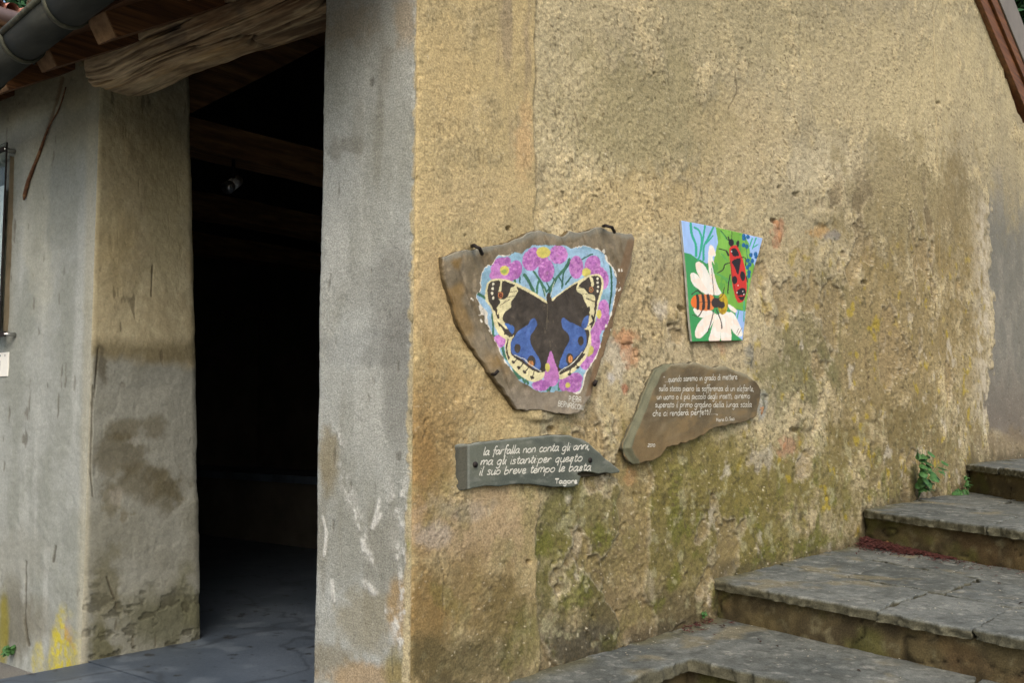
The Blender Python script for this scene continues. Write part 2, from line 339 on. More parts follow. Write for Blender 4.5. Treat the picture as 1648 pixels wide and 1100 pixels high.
    G = mix(G, c(78, 66, 44), .55*scar*(1-scar)*4); G = mix(G, c(196, 182, 146), .35*ss(.3, .34, fbm(s, z, 3.2, 5, 21))*(1-scar)*(1-strip)*g*ss(240, 420, py)*ss(1590, 1540, px))
    for hx, hy, rx, ry, col in [(1253, 372, 10, 20, (168, 116, 84)), (1010, 545, 24, 12, (176, 122, 82)), (1018, 572, 14, 20, (176, 126, 86)), (1160, 545, 8, 22, (172, 130, 92)), (1262, 718, 18, 18, (178, 138, 108)), (1005, 625, 7, 6, (170, 100, 70)), (1022, 770, 9, 12, (160, 124, 80)), (1317, 372, 16, 8, (186, 146, 88)), (1205, 572, 6, 22, (122, 124, 112)), (1225, 655, 10, 20, (150, 152, 142)), (985, 610, 4, 8, (190, 184, 168)), (1062, 500, 13, 16, (186, 176, 150)), (1340, 380, 12, 8, (132, 128, 120)), (1225, 735, 18, 22, (170, 160, 136)), (1050, 945, 8, 22, (164, 152, 118))]:
        G = mix(G, c(col), .6*ss(1.25, .5, np.hypot((px-hx)/rx, (py-hy)/ry)+.8*n3+.5*n4+.5*n2))
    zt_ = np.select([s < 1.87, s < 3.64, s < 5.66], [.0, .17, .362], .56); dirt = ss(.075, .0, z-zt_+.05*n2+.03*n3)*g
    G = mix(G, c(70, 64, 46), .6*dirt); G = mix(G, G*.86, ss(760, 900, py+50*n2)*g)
    for pts in [[(905, 470), (898, 560), (908, 640)], [(1290, 560), (1300, 640), (1286, 700)], [(1395, 560), (1400, 640), (1418, 690)], [(1180, 100), (1186, 150), (1172, 175)], [(930, 180), (938, 230)], [(700, 880), (712, 930), (706, 1000)], [(1500, 420), (1508, 500)], [(1108, 480), (1098, 530), (1112, 560)], [(1440, 760), (1446, 800)]]:
        kc = ss(1.6, .4, np.abs(segdist(px+4*n3+3*n2, py, pts)))*ss(-.5, .1, n4+n3); G = mix(G, c(84, 70, 48), .6*kc); d = d-.003*kc
    sp = vn(s*150, z*150, 77); sp2 = vn(s*95+5, z*95, 78)
    A = (.25+.75*rough)
    G = G*(.965+.52*A*(sp-.5)+.30*A*(sp2-.5))[..., None]*np.array([.985, 1.01, 1.12])
    G = mix(G, c(92, 80, 56), .8*ss(.74, .9, vn(s*95, z*95, 79))*A)
    G = mix(G, c(222, 212, 182), .7*ss(.90, .99, vn(s*110, z*110, 80))*A)
    G = mix(G, c(60, 50, 34), hole*.4)
    # crack at the edge of the strip
    crack = ss(2.6, .8, np.abs(px-bord-1))*ss(0, 40, py)*g*np.where(py < 300, .65, .35*ss(-.2, .3, n2)); d = d-.004*crack; G = mix(G, c(110, 92, 60), crack*.5)
    # --- street front of the corner pillar
    Fp = mix(np.broadcast_to(c(152, 155, 150), px.shape+(3,)), c(136, 138, 130), ss(-.3, .6, n1+.6*n2))
    ver = fbm(s, z, 12, 4, 42, fy=.18)
    Fp = mix(Fp, c(112, 110, 98), .5*ss(.1, .6, ver)); Fp = mix(Fp, c(166, 168, 162), .45*ss(.15, .6, -ver))
    Fp = stains(Fp, px, py, nn, [(560, 40, 60, 50, (136, 126, 106), .6, 1), (650, 30, 22, 60, (150, 136, 112), .6, 1), (640, 480, 40, 90, (112, 112, 106), .6, 1), (600, 560, 90, 34, (118, 120, 116), .6, 1.1), (560, 545, 30, 60, (158, 162, 158), .5, 1.2), (640, 620, 34, 120, (110, 110, 104), .55, 1),
        (530, 750, 18, 55, (120, 110, 82), .7, 1), (560, 860, 50, 120, (118, 118, 106), .5, 1), (590, 1000, 60, 60, (126, 120, 98), .6, 1), (640, 980, 20, 60, (146, 122, 82), .7, .8), (580, 1090, 80, 26, (150, 120, 70), .6, .8), (525, 1060, 40, 30, (112, 104, 82), .6, 1), (640, 1080, 26, 40, (120, 112, 70), .7, .8)])
    eff = np.zeros_like(px)
    for pts, w in [([(553, 745), (560, 785), (580, 830), (590, 870), (590, 890), (612, 910)], 5), ([(612, 805), (600, 850), (612, 830)], 3), ([(540, 700), (550, 725)], 4), ([(590, 945), (615, 970), (620, 995)], 4), ([(640, 780), (650, 870), (648, 900)], 9), ([(652, 930), (640, 1000), (650, 1060)], 10), ([(520, 832), (526, 860), (521, 895)], 2.2), ([(534, 936), (537, 968)], 2.6)]:
        dst = segdist(px+9*n2+5*n3, py+9*n3+6*n4, pts)
        eff = np.maximum(eff, np.clip(.4*ss(3.2, .6, dst/w)*ss(-.3, .5, n3+.6*n4)+.75*ss(1.5, .4, dst/w)*ss(-.1, .5, n4+.5*n3), 0, 1) if w > 3 else ss(1.6, .5, (segdist(px+1.5*n3, py, pts)+.9*n4)/w))
    Fp = mix(Fp, c(190, 190, 184), .8*eff); dF = .0015*eff
    Fp = stains(Fp, px, py, .6*ver+.5*n3, [(560, 235, 22, 14, (108, 106, 96), .5, 1.2), (540, 240, 12, 30, (112, 110, 100), .5, 1), (620, 110, 14, 60, (124, 122, 112), .5, 1), (575, 210, 10, 50, (122, 122, 112), .4, 1), (590, 470, 60, 40, (132, 134, 128), .5, 1), (545, 400, 20, 70, (166, 168, 162), .4, 1)])
    Fp = Fp*(1.0+.08*(sp-.5)+.09*(sp2-.5))[..., None]*np.array([1.01, 1., .97])
    tick = ss(.62, .75, fbm(s, z, 30, 3, 95, fy=.35)); Fp = mix(Fp, c(78, 74, 64), .5*tick)
    d = np.where(g, d, d*.8+dF-.002*tick)
    back = ss(-2, 2, (px-(669-.018*py+4*n3+4*n4+4*n2)))
    d = d-.010*ss(.1, .5, n3+.5*n4)*np.exp(-np.abs(s)/.022)-.012*ss(.1, .5, n2)*np.exp(-np.abs(s)/.04)                     # the grey coat laps a little round the corner
    C = mix(Fp, G, np.where(s > -.05, back, 0))
    C = np.where((s < -.3)[..., None] & (px > 665)[..., None], Fp, C)
    return d, C

def wall_surface(name, cols, zrows, fields, root, label=None):
    """cols: list of (x, y, nx, ny, s, zlo, zvis, zhi). One skin following a plan path."""
    cols = np.array(cols, float); nc = len(cols); t = zrows
    zlo, zvis, zhi = cols[:, 5], cols[:, 6], cols[:, 7]
    sm_ = np.where(cols[:, 0] > 5.2, np.maximum(zvis, 4.85), zvis); Zv = np.minimum(zlo[None]+(sm_-zlo)[None]*t[:, None], zvis[None])
    ex = np.linspace(0, 1, 70)[1:]; Zt = zvis[None]+(zhi-zvis)[None]*ex[:, None]
    Z = np.concatenate([Zv, Zt], 0); nr = len(Z)
    P = np.stack([np.broadcast_to(cols[:, 0], Z.shape), np.broadcast_to(cols[:, 1], Z.shape), Z], -1).copy()
    px, py = proj(P); s = np.broadcast_to(cols[:, 4], Z.shape)
    d, C = fields(s, Z, px, py)
    P[..., 0] += cols[:, 2]*d; P[..., 1] += cols[:, 3]*d
    return grid_mesh(name, P, C, MAT['plaster'] if name == 'side_wall' else MAT['cement'], root, flip=True)

def path_cols(segs, corner_r=.018):
    pass
# columns of the corner pillar and gable: jamb (unseen), front, gable
cols = []
def vis_top(P): # world z that projects a little above the frame top for this column
    q = P.copy(); q[2] = 0; w = (q-CO)@_F0; return .88+(675+60)/FPX*w*1.04
for x in np.linspace(.55, .04, 12): cols.append((x, .455, 0, 1, -.455-x, -.34, 2.3, 2.47))
pxs = np.arange(504, 664, 1.6); r0 = .016
for p_ in pxs:
    y = hit(p_, 600, 0, 0)[1]
    if y > .45 or y < .004: continue
    k = max(0, r0-y)/r0; a = k*math.pi/4; b = max(0, r0-(.455-y))/r0*math.pi/4
    nrm = (-math.cos(a), -math.sin(a)) if y < .2 else (-math.cos(b), math.sin(b))
    cols.append((.3*r0*(k*k+(b*1.27)**2), y, *nrm, -y, -.34, 2.3, 2.5))
for p_ in np.concatenate([np.arange(666, 1470, 1.72), np.arange(1470, 1668, 1.0)]):
    x = hit(p_, 675, 1, 0)[0]
    if x < .002: continue
    k = max(0, r0-x)/r0; a = k*math.pi/4
    P0 = np.array([x, 0, 0]); zh = float(ztop_wall(np.array(x))); zv = min(vis_top(P0), zh-.02)
    cols.append((x, .3*r0*k*k, -math.sin(a), -math.cos(a), x, min(-.1, -.34+.6*x), zv, zh))
for x in np.linspace(hit(1668, 675, 1, 0)[0]+.15, 10.5, 14):
    zh = float(ztop_wall(np.array(x))); cols.append((x, 0, 0, -1, x, .3, min(3.2, zh-.02), zh))
wall_surface('side_wall', cols, np.linspace(0, 1, 640), gable_fields, bld)

# ---- left pier: front face and door jamb
def pier_fields(s, z, px, py):
    n1 = fbm(s, z, 1.5, 4, 101); n2 = fbm(s, z, 5, 4, 102); n3 = fbm(s, z, 16, 4, 103); n4 = fbm(s, z, 45, 3, 104)
    jamb = ss(-.006, .006, s)
    d = .012*n1*np.clip(np.abs(s)*4, 0, 1)+.007*n2*np.clip(np.abs(s)*9, .2, 1)+.002*n3+.0012*n4
    ver = fbm(s, z, 9, 4, 106, fy=.12)
    Fp = mix(np.broadcast_to(c(146, 149, 142), px.shape+(3,)), c(132, 135, 126), ss(-.4, .5, n2+.5*ver))
    Fp = mix(Fp, c(142, 133, 98), .75*ss(300, 120, py+40*n2)); Fp = mix(Fp, c(166, 168, 160), .5*ss(.1, .6, -ver)*ss(250, 420, py))
    nn = .4*n2+.3*n3
    Fp = stains(Fp, px, py, nn, [(60, 330, 30, 200, (160, 158, 138), .4, 1), (20, 1000, 34, 70, (92, 88, 72), .75, 1), (60, 1000, 30, 50, (112, 108, 92), .6, 1), (30, 900, 60, 60, (130, 130, 118), .5, 1), (3, 1020, 10, 70, (120, 112, 30), .8, .6)])
    yel = np.maximum(ss(1.25, .5, np.hypot((px-106)/30, (py-1068)/74)+.45*n3+.3*n2), .6*ss(1.2, .6, np.hypot((px-60)/12, (py-1066)/34)+.5*n3+.3*n2))
    Fp = mix(Fp, mix(np.broadcast_to(c(176, 164, 52), px.shape+(3,)), c(170, 132, 54), ss(0, .5, n3)), yel*(.35+.6*ss(-.5, .3, n4+.5*n3)))
    J = mix(np.broadcast_to(c(178, 170, 140), px.shape+(3,)), c(160, 150, 120), ss(-.3, .5, n2+.4*n3))
    lower = ss(-12, 12, py-(578+14*n2+6*n3+.1*(px-230)))
    Jl = mix(np.broadcast_to(c(134, 135, 125), px.shape+(3,)), c(120, 120, 108), ss(-.3, .6, n2))
    band = ss(34, 6, np.abs(py-(568+14*n2)))
    J = mix(J, c(92, 84, 60), band*.7); J = mix(J, Jl, lower)
    J = stains(J, px+14*n3+8*n4, py+14*n2, nn, [(205, 690, 36, 22, (86, 78, 54), .62, 1.3), (265, 685, 26, 22, (86, 80, 60), .62, 1.3), (195, 730, 50, 40, (78, 70, 46), .62, 1.3), (240, 775, 60, 36, (82, 74, 50), .62, 1.3), (275, 790, 26, 40, (86, 80, 58), .62, 1.3), (180, 810, 22, 40, (92, 86, 64), .6, 1), (205, 835, 10, 20, (96, 88, 66), .6, 1),
        (228, 706, 10, 7, (150, 150, 140), .5, 1.), (188, 800, 14, 22, (150, 146, 134), .5, .6), (170, 950, 30, 90, (92, 88, 62), .6, 1), (260, 1000, 90, 60, (84, 84, 62), .75, .9), (160, 1050, 26, 60, (78, 76, 46), .75, .9), (300, 960, 24, 60, (96, 96, 72), .6, 1), (190, 400, 60, 120, (150, 136, 98), .5, 1), (280, 330, 40, 160, (156, 146, 112), .5, 1), (180, 160, 40, 30, (120, 120, 96), .4, 1), (165, 580, 14, 40, (76, 70, 54), .7, .6)])
    crust = ss(.1, .4, fbm(s, z, 18, 4, 120, fy=1.6))*ss(900, 1000, py+30*n2)*jamb
    J = mix(J, c(58, 56, 42), .6*crust); d = d-.005*crust
    edge = ss(13, 3, np.abs(px-(153-.02*py)))
    C = mix(Fp, J, jamb)
    C = mix(C, c(158, 154, 134), .55*edge)
    tick = ss(.55, .7, fbm(s, z, 26, 3, 110, fy=.3)); C = mix(C, c(74, 66, 50), .55*tick*ss(-.2, .2, fbm(s, z, 2.5, 2, 113))); tick = tick*np.where(s > 0, .45, 1); d = d-.0025*tick
    for pts in [[(40, 905), (38, 1000), (44, 1040)], [(262, 430), (258, 478)], [(150, 620), (146, 760), (150, 800)], [(160, 560), (152, 640)], [(172, 930), (184, 965)], [(90, 880), (86, 905)]]:
        k = ss(2.2, .7, segdist(px, py, pts)+1.2*n3); d = d-.004*k; C = mix(C, c(62, 56, 42), .7*k)
    # a scar running up from the rusty bar
    k = ss(4, 1.5, segdist(px, py, [(100, 125), (92, 165), (75, 215)])+1.5*n3); d = d-.006*k; C = mix(C, c(96, 74, 48), .7*k)
    sp = vn(s*150, z*150, 177); sp2 = vn(s*80, z*80, 178)
    C = C*(.98+.13*(sp-.5)+.13*(sp2-.5))[..., None]
    return d, C
cols = []
for y in np.linspace(7.2, hit(-40, 675, 0, 0)[1], 300)[:-1]: cols.append((0, y, -1, 0, -(y-1.965), -.34, 2.3, 2.56))
for p_ in np.arange(-40, 152, 1.5):
    y = hit(p_, 675, 0, 0)[1]
    if y < 1.968: continue
    k = max(0, .025-(y-1.965))/.025; a = k*math.pi/4
    zh = 2.5
    cols.append((.3*.025*k*k, y, -math.cos(a), -math.sin(a), -(y-1.965), -.34, min(2.29, zh-.01), zh))
XJ = .585
for x in np.arange(.003, XJ, .0042):
    k = max(0, .025-x)/.025; a = k*math.pi/4; k2 = max(0, .04-(XJ-x))/.04; b = k2*math.pi/4
    nrm = (-math.sin(a), -math.cos(a)) if x < .2 else (math.sin(b), -math.cos(b))
    zt_ = 2.46 if x < .05 else 2.38 if x < .2 else 2.5; cols.append((x, 1.965+.3*.025*k*k+.3*.04*k2*k2, *nrm, x, -.34, 2.3, zt_))
for y in np.linspace(1.99, 2.6, 8): cols.append((XJ, y, 1, 0, XJ+y-1.965, -.34, 2.26, 2.5))
pw = wall_surface('front_wall', cols, np.linspace(0, 1, 600), pier_fields, bld)
# the pier leans back a little: narrower at the top than at the foot
me = pw.data; co = np.empty(len(me.vertices)*3, np.float32); me.vertices.foreach_get('co', co); co = co.reshape(-1, 3)
w = np.clip(co[:, 0]/XJ, 0, 1); co[:, 0] -= w*(.055*np.clip(co[:, 2], -.3, 2.6)-.0); me.vertices.foreach_set('co', co.ravel()); me.update()

# solid masonry behind the skins
def box_part(name, a, b, mat, parent=bld, **p): return MB().box(a, b).build(name, mat, parent, **p)
def prism(name, pts, y0, y1, mat, parent=bld):   # pts in x,z
    n = len(pts); mb = MB(); mb.add([(x, y0, z) for x, z in pts]+[(x, y1, z) for x, z in pts],
        [tuple(range(n))[::-1], tuple(range(n, 2*n))]+[(i, (i+1) % n, n+(i+1) % n, n+i) for i in range(n)])
    return mb.build(name, mat, parent)
gx = np.linspace(.05, 10.4, 24)
prism('gable_masonry', [(10.4, -.3), (.05, -.3)]+[(float(x), float(ztop_wall(x))-.05) for x in gx], .05, .42, MAT['shade_plaster'])
box_part('pillar_masonry', (.05, .40, -.3), (.52, .435, 2.46), MAT['shade_plaster'])
box_part('pier_masonry', (.03, 2.0, -.3), (.42, 7.0, 2.29), MAT['shade_plaster'])
box_part('pier_head', (.05, 2.2, 2.29), (.40, 7.0, 2.5), MAT['shade_plaster'])
box_part('back_wall', (4.3, .43, -.3), (4.6, 6.9, 4.9), MAT['shade_plaster'])
prism('end_wall', [(.42, -.3), (4.3, -.3), (4.3, soffit(4.3)-.02), (.42, soffit(.42)-.02)], 6.6, 6.9, MAT['shade_plaster'])
# marble floor of the porch
MAT['floor'] = mat_attr('worn_marble_floor', .5, 90, .10, .0012, 60, .45)
def floor_col(X_, Y_):
    n = fbm(X_, Y_, 1.6, 5, 1301); n2 = fbm(X_, Y_, 7, 4, 1302); v_ = ss(.05, .0, np.abs(fbm(X_+.3*n, Y_, 1.3, 4, 1303)))
    C = mix(np.broadcast_to(c(84, 94, 104), X_.shape+(3,)), c(66, 76, 86), ss(-.3, .5, n)); C = mix(C, c(104, 114, 122), .5*ss(.1, .6, n2)); C = mix(C, c(48, 54, 60), .6*v_)
    return mix(C, c(36, 36, 36), .8*ss(.62, .72, fbm(X_, Y_, 22, 2, 1304)))

fx, fy = np.meshgrid(np.linspace(.03, 4.3, 400), np.linspace(.42, 6.6, 560))
fl = grid_mesh('marble_floor', np.stack([fx, fy, -.15+.003*fbm(fx, fy, 1.5, 3, 7)], -1), floor_col(fx, fy), MAT['floor'], bld)
fx, fy = np.meshgrid(np.linspace(-.75, .08, 100), np.linspace(.2, 1.945, 200)); grid_mesh('threshold_slab', np.stack([fx, fy, -.1525+.003*fbm(fx, fy, 1.5, 3, 7)], -1), floor_col(fx, fy), MAT['floor'], bld)
box_part('threshold_base', (-.745, .205, -.33), (.5, 1.94, -.16), MAT['riser'])
# bench along the inside
box_part('stone_bench', (3.1, .43, -.15), (3.6, 6.6, .36), MAT['shade_plaster']); box_part('bench_slab', (3.04, .43, .36), (3.66, 6.6, .42), MAT['marble'])
box_part('notice_panel', (4.26, 3.2, .9), (4.295, 4.1, 1.9), MAT['frame_edge'])

# ---- roof
RIDGE_X = 4.35
def rz(x): return soffit(x)+.095 if x <= RIDGE_X else soffit(RIDGE_X)+.095-(x-RIDGE_X)*.49
def xe(y): return -.14*(1.6-min(y, 3.0))          # the eave line is not quite parallel to the wall
nplank = 34
bw = .165
pm = None
x = -.43; k = 0
while x < RIDGE_X:                       # boards laid along the eave over the rafters
    x1 = min(x+bw-.006, RIDGE_X) if k else -.2; z0 = rz(x); z1 = rz(x1); t = .022; dz = random.uniform(-.002, .002)
    mb = MB(); xs0, xs3 = (x+xe(-.02), x+xe(3)) if k == 0 else (x, x); q0 = rz(xs0); q3 = rz(xs3)
    P8 = [(xs0, -.02, q0+dz), (x1, -.02, z1+dz), (x1, 7.2, z1+dz), (xs3, 7.2, q3+dz), (xs3, 3., q3+dz)]
    mb.add(P8+[(a_, b_, c_+t) for a_, b_, c_ in P8], [(0, 4, 3, 2, 1), (5, 6, 7, 8, 9)]+[(i, (i+1) % 5, 5+(i+1) % 5, 5+i) for i in range(5)])
    if k < 6 or k % 1 == 0: mb.build('roof_board', MAT['board'], bld)
    x = x+bw if k else -.194; k += 1
mb = MB(); zA = rz(-.44)+.04; zA0 = rz(-.44+xe(-.1))+.04; zR = rz(RIDGE_X)+.04; zB = zR-(10.8-RIDGE_X)*.49
xa0 = -.47+xe(-.1); xa1 = -.47+xe(3); zA0 = rz(xa0)+.04; zA1 = rz(xa1)+.04; P8 = [(xa0, -.12, zA0), (RIDGE_X, -.12, zR), (RIDGE_X, 7.3, zR), (xa1, 7.3, zA1), (xa1, 3., zA1)]
mb.add(P8+[(a_, b_, c_+.05) for a_, b_, c_ in P8], [(0, 4, 3, 2, 1), (5, 6, 7, 8, 9)]+[(i, (i+1) % 5, 5+(i+1) % 5, 5+i) for i in range(5)])
mb.build('roof_covering', MAT['tile'], bld)
mb = MB(); mb.add([(RIDGE_X, .06, zR), (10.8, .06, zB), (10.8, 7.3, zB), (RIDGE_X, 7.3, zR), (RIDGE_X, .06, zR+.05), (10.8, .06, zB+.05), (10.8, 7.3, zB+.05), (RIDGE_X, 7.3, zR+.05)],
       [(0, 3, 2, 1), (4, 5, 6, 7), (0, 1, 5, 4), (1, 2, 6, 5), (2, 3, 7, 6), (3, 0, 4, 7)])
mb.build('rear_roof_covering', MAT['tile'], bld)
# rafters with pale cut ends
raf_y = [1.07, 1.66, 2.26]; y = 2.85
while y < 7: raf_y.append(y); y += .63
raf_y += [.36]
for i, y in enumerate(raf_y):
    x0 = -.41+xe(y); x1 = RIDGE_X; h = .125; w = .125
    a = Vector((x0, y, soffit(x0)+h/2)); b = Vector((x1, y, soffit(x1)+h/2))
    r = MB().beam(a, b, w, h, seg=1).build('rafter', MAT['wood'], bld)
    e = MB(); d = (b-a).normalized(); e.beam(a-d*.004, a+d*.0005, w-.006, h-.006); e.build('cut_end', MAT['endgrain'], r)
# lath under the gutter and the hooks
MB().beam((-.425+xe(0), 0, soffit(-.43+xe(0))+.145), (-.425+xe(3), 3, soffit(-.43+xe(3))+.145), .02, .045).build('eave_lath', MAT['endgrain'], bld)

# ---- log lintel
nl, nt_ = 760, 300
tt = np.linspace(0, 1, nl); th = np.linspace(0, 2*math.pi, nt_)
T, TH = np.meshgrid(tt, th, indexing='ij')
Yc = 2.07-T*(2.07-.15)
hw = .145+.010*np.sin(Yc*3+1); hh = .165+.010*np.sin(Yc*2.1)
capf = np.sqrt(np.clip(1-np.clip(1-T/.04, 0, 1)**2, 0, 1))*.3+.7*np.clip(T/.002, 0, 1)
cx = .115+.010*np.sin(Yc*2.2); cz = 2.515-.035*np.exp(-((Yc-1.86)/.26)**2)+.0*T
cs, sn = np.cos(TH), np.sin(TH); pw_ = .6
ux = np.sign(cs)*np.abs(cs)**pw_; uz = np.sign(sn)*np.abs(sn)**pw_
ang = TH*.17
a1 = fbm(Yc, ang*4.0, 1.6, 4, 201, fy=1.); grain = fbm(Yc, ang, 26, 5, 202, fx=.10, fy=1.6); big = fbm(Yc, ang, 4, 4, 203, fx=.5, fy=1.4)
crk = fbm(Yc, ang+.004*big, 9, 3, 204, fx=.07, fy=1.3); crack = ss(.045, .0, np.abs(crk-.12))*ss(-.3, .2, big); crack2 = ss(.05, 0., np.abs(crk+.25))*ss(0, .4, a1)
crack = np.maximum(crack, crack2)
fine = fbm(Yc, ang, 60, 4, 209, fx=.08, fy=1.8)
dd = .018*a1+.012*big+.004*grain+.0015*fine-.024*crack
X = cx+(hw*capf+dd)*ux; Zl = cz+(hh*capf+dd)*uz
Pl = np.stack([X, Yc, Zl], -1)
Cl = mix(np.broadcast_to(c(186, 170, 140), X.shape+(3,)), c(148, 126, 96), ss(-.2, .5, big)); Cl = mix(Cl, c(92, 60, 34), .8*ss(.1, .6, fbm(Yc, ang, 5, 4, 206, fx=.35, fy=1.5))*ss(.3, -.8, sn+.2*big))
Cl = mix(Cl, c(86, 82, 74), .6*ss(.2, .6, fbm(Yc, ang, 6, 3, 207))); Cl = mix(Cl, c(170, 142, 96), .55*ss(.2, .6, grain)); Cl = mix(Cl, c(70, 48, 30), .6*ss(.1, .6, -grain))
Cl = mix(Cl, c(210, 192, 156), .6*ss(.1, .55, fbm(Yc, ang, 7, 5, 211, fx=.3, fy=1.2))); Cl = mix(Cl, c(74, 58, 42), .65*ss(.15, .5, fbm(Yc, ang, 5, 5, 213, fx=.3, fy=1.0)))
Cl = np.clip(Cl*1.2, 0, .6)*np.array([1.02, .96, .86])
Cl = mix(Cl, c(24, 16, 10), .9*crack)
Cl = mix(Cl, c(196, 176, 136), .5*ss(.15, .5, fine)); Cl = mix(Cl, c(70, 50, 32), .5*ss(.15, .5, -fine))
Cl = Cl*(1+.25*(vn(Yc*20, ang*600, 5)-.5))[..., None]
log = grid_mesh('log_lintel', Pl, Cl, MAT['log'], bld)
capm = MB(); capm.add([tuple(p) for p in Pl[0, :-1]]+[(.115, 2.08, 2.50)], [(i, (i+1) % (nt_-1), nt_-1) for i in range(nt_-1)]); capm.build('log_end', MAT['oldbeam'], log)
# crumbling mortar lump behind the log end
def lump(name, ctr, r, mat, parent=None, seed=0, flat=(1, 1, 1), n=14, amp=.25, **props):
    a, b = np.meshgrid(np.linspace(0, 2*math.pi, n*2+1), np.linspace(0, math.pi, n+1))
    X = np.cos(a)*np.sin(b); Yq = np.sin(a)*np.sin(b); Zq = np.cos(b)
    k = 1+amp*(fbm(np.cos(a)*np.sin(b)*1.3+seed, Zq*1.3+seed+.7*np.sin(a)*np.sin(b), 1.6, 3, 300+seed))
    P = np.stack([X*k*r[0]+ctr[0], Yq*k*r[1]+ctr[1], Zq*k*r[2]+ctr[2]], -1)
    return grid_mesh(name, P, None, mat, parent, **props)
pn = hit(150, 96, 0, .0); lump('mortar_lump', (.05, pn[1]+.04, pn[2]-.01), (.06, .10, .05), MAT['pebble'], bld, 3, amp=.5)
pn = hit(162, 100, 0, -.02); lump('mortar_lump', (.02, pn[1], pn[2]+.01), (.03, .035, .045), MAT['pebble'], bld, 8, amp=.6)

# ---- inner timbers and spot lamp
MB().beam((-.0+.45, 2.6, 2.415), (4.3, 2.6, 2.415), .2, .165, seg=10, jit=.01).build('tie_beam', MAT['oldbeam'], bld)
MB().beam((.40, 2.3, 2.451+.707*(.40-.678)+.12), (2.9, 2.3, 2.451+.707*(2.9-.678)+.12), .16, .19, seg=4, jit=.006).build('principal_rafter', MAT['oldbeam'], bld)
for y in (4.2, 5.6): MB().beam((.45, y, 2.415), (4.3, y, 2.415), .2, .17, seg=6, jit=.01).build('tie_beam', MAT['oldbeam'], bld)
lp = hit(375, 296, 1, 2.55)
lamp = empty('spot_lamp', (lp[0], 2.55, 2.34), label='small white cylindrical spot lamp hanging under the tie beam inside the dark doorway', category='lamp')
L = Vector((lp[0], 2.55, lp[2]))
ax = (Vector(hit(362, 305, 1, 2.50))-Vector(hit(384, 289, 1, 2.60))).normalized()
def lampart(mb, n, m): return adopt(mb.build(n, m, None, True), lamp)
lampart(MB().tube([L-ax*.07, L+ax*.05], .033, 20), 'lamp_housing', MAT['whitelamp'])
lampart(MB().tube([L+ax*.052, L+ax*.085], [.034, .036], 20), 'lamp_rim', MAT['steel'])
lampart(MB().tube([L+ax*.07, L+ax*.088], .026, 20), 'lamp_glass', MAT['steel'])
lampart(MB().tube([(lp[0], 2.55, 2.34), (lp[0], 2.55, lp[2]+.03)], .009, 8), 'lamp_stem', MAT['iron'])
lampart(MB().beam(L+Vector((0, -.036, -.0)), L+Vector((0, -.036, .07)), .02, .003), 'lamp_bracket', MAT['iron'])

# ---- gutter
gut = empty('eave_gutter', (-.5, 1.5, 2.2), label='dark grey half round metal gutter hanging along the front eave', category='gutter')
def half_gutter(y0, y1, r, cxg=-.505, czg=2.315, t=.004, lip=True, drop=0):
    na = 26; vs = []; fs = []
    prof = [(cxg+rr*math.cos(a), czg+rr*math.sin(a)*(1.0)) for rr, A in ((r, np.linspace(math.pi, 2*math.pi, na)), (r-t, np.linspace(2*math.pi, math.pi, na))) for a in A]
    n = len(prof)
    for y in (y0, y1): vs += [(a+xe(y), y, b-drop) for a, b in prof]
    for i in range(n): fs.append((i, (i+1) % n, n+(i+1) % n, n+i))
    fs += [tuple(range(n))[::-1], tuple(range(n, 2*n))]
    m = MB(); m.add(vs, fs); return m
GR = .083
def rim_at(pxw):
    yy_ = np.linspace(.3, 2.9, 600); P_ = np.stack([np.array([-.505-GR+xe(v) for v in yy_]), yy_, np.full(600, 2.318)], -1); q_ = proj(P_)[0]; return float(yy_[np.abs(q_-pxw).argmin()])
joints = [rim_at(71), rim_at(2)]; j0, j1 = joints; gap = j1-j0
ys = [y for y in (j1+gap*3, j1+gap*2, j1+gap, j1, j0, j0-gap, j0-2*gap) if -.1 < y < 3]+[-.14]
ys = [7.3, 3.0]+[y for y in ys]
for i in range(len(ys)-1):
    if ys[i]-ys[i+1] < .05: continue
    g1 = adopt(half_gutter(ys[i+1], ys[i]+.03, GR-(.0 if i % 2 else .004)).build('gutter_length', MAT['gutter'], None, True), gut)
    adopt(MB().tube([(-.505-GR+xe(ys[i+1]), ys[i+1], 2.318), (-.505-GR+xe(ys[i]), ys[i], 2.318)], .011, 10).build('rolled_lip', MAT['gutterrim'], None, True), gut)
for y in ys[1:-1]:
    adopt(half_gutter(y-.008, y+.014, GR+.006, t=.01).build('gutter_joint', MAT['gutterrim'], None, True), gut)
for yb in (1.72, 2.25, 2.8, 1.15): adopt(MB().tube([(-.41+xe(yb), yb, 2.36), (-.415+xe(yb), yb, 2.30), (-.43+xe(yb), yb-.01, 2.27)], .006, 6).build('gutter_hook', MAT['iron'], None), gut)

# ---- rake boards over the gable, at the right
def rake(name, lo, hi, y0, y1, mat, parent=bld, ext=0):
    A = [hit(x, y, 1, y0) for x, y in lo]; B = [hit(x, y, 1, y0) for x, y in hi]
    def line(P, x): return P[0][2]+(P[-1][2]-P[0][2])*(x-P[0][0])/(P[-1][0]-P[0][0])
    xa, xb = RIDGE_X+.2, 10.6; pts = [(xa, line(A, xa)), (xb, line(A, xb)), (xb, line(B, xb)), (xa, line(B, xa))]
    mb = MB(); n = 4
    mb.add([(x, y0, z) for x, z in pts]+[(x, y1, z) for x, z in pts], [(0, 1, 2, 3), (7, 6, 5, 4), (0, 4, 5, 1), (1, 5, 6, 2), (2, 6, 7, 3), (3, 7, 4, 0)])
    return mb.build(name, mat, parent, bevel=.006)
rake('rake_board', [(1578, 0), (1648, 168)], [(1600, 0), (1648, 115)], -.045, .14, MAT['varnish'])
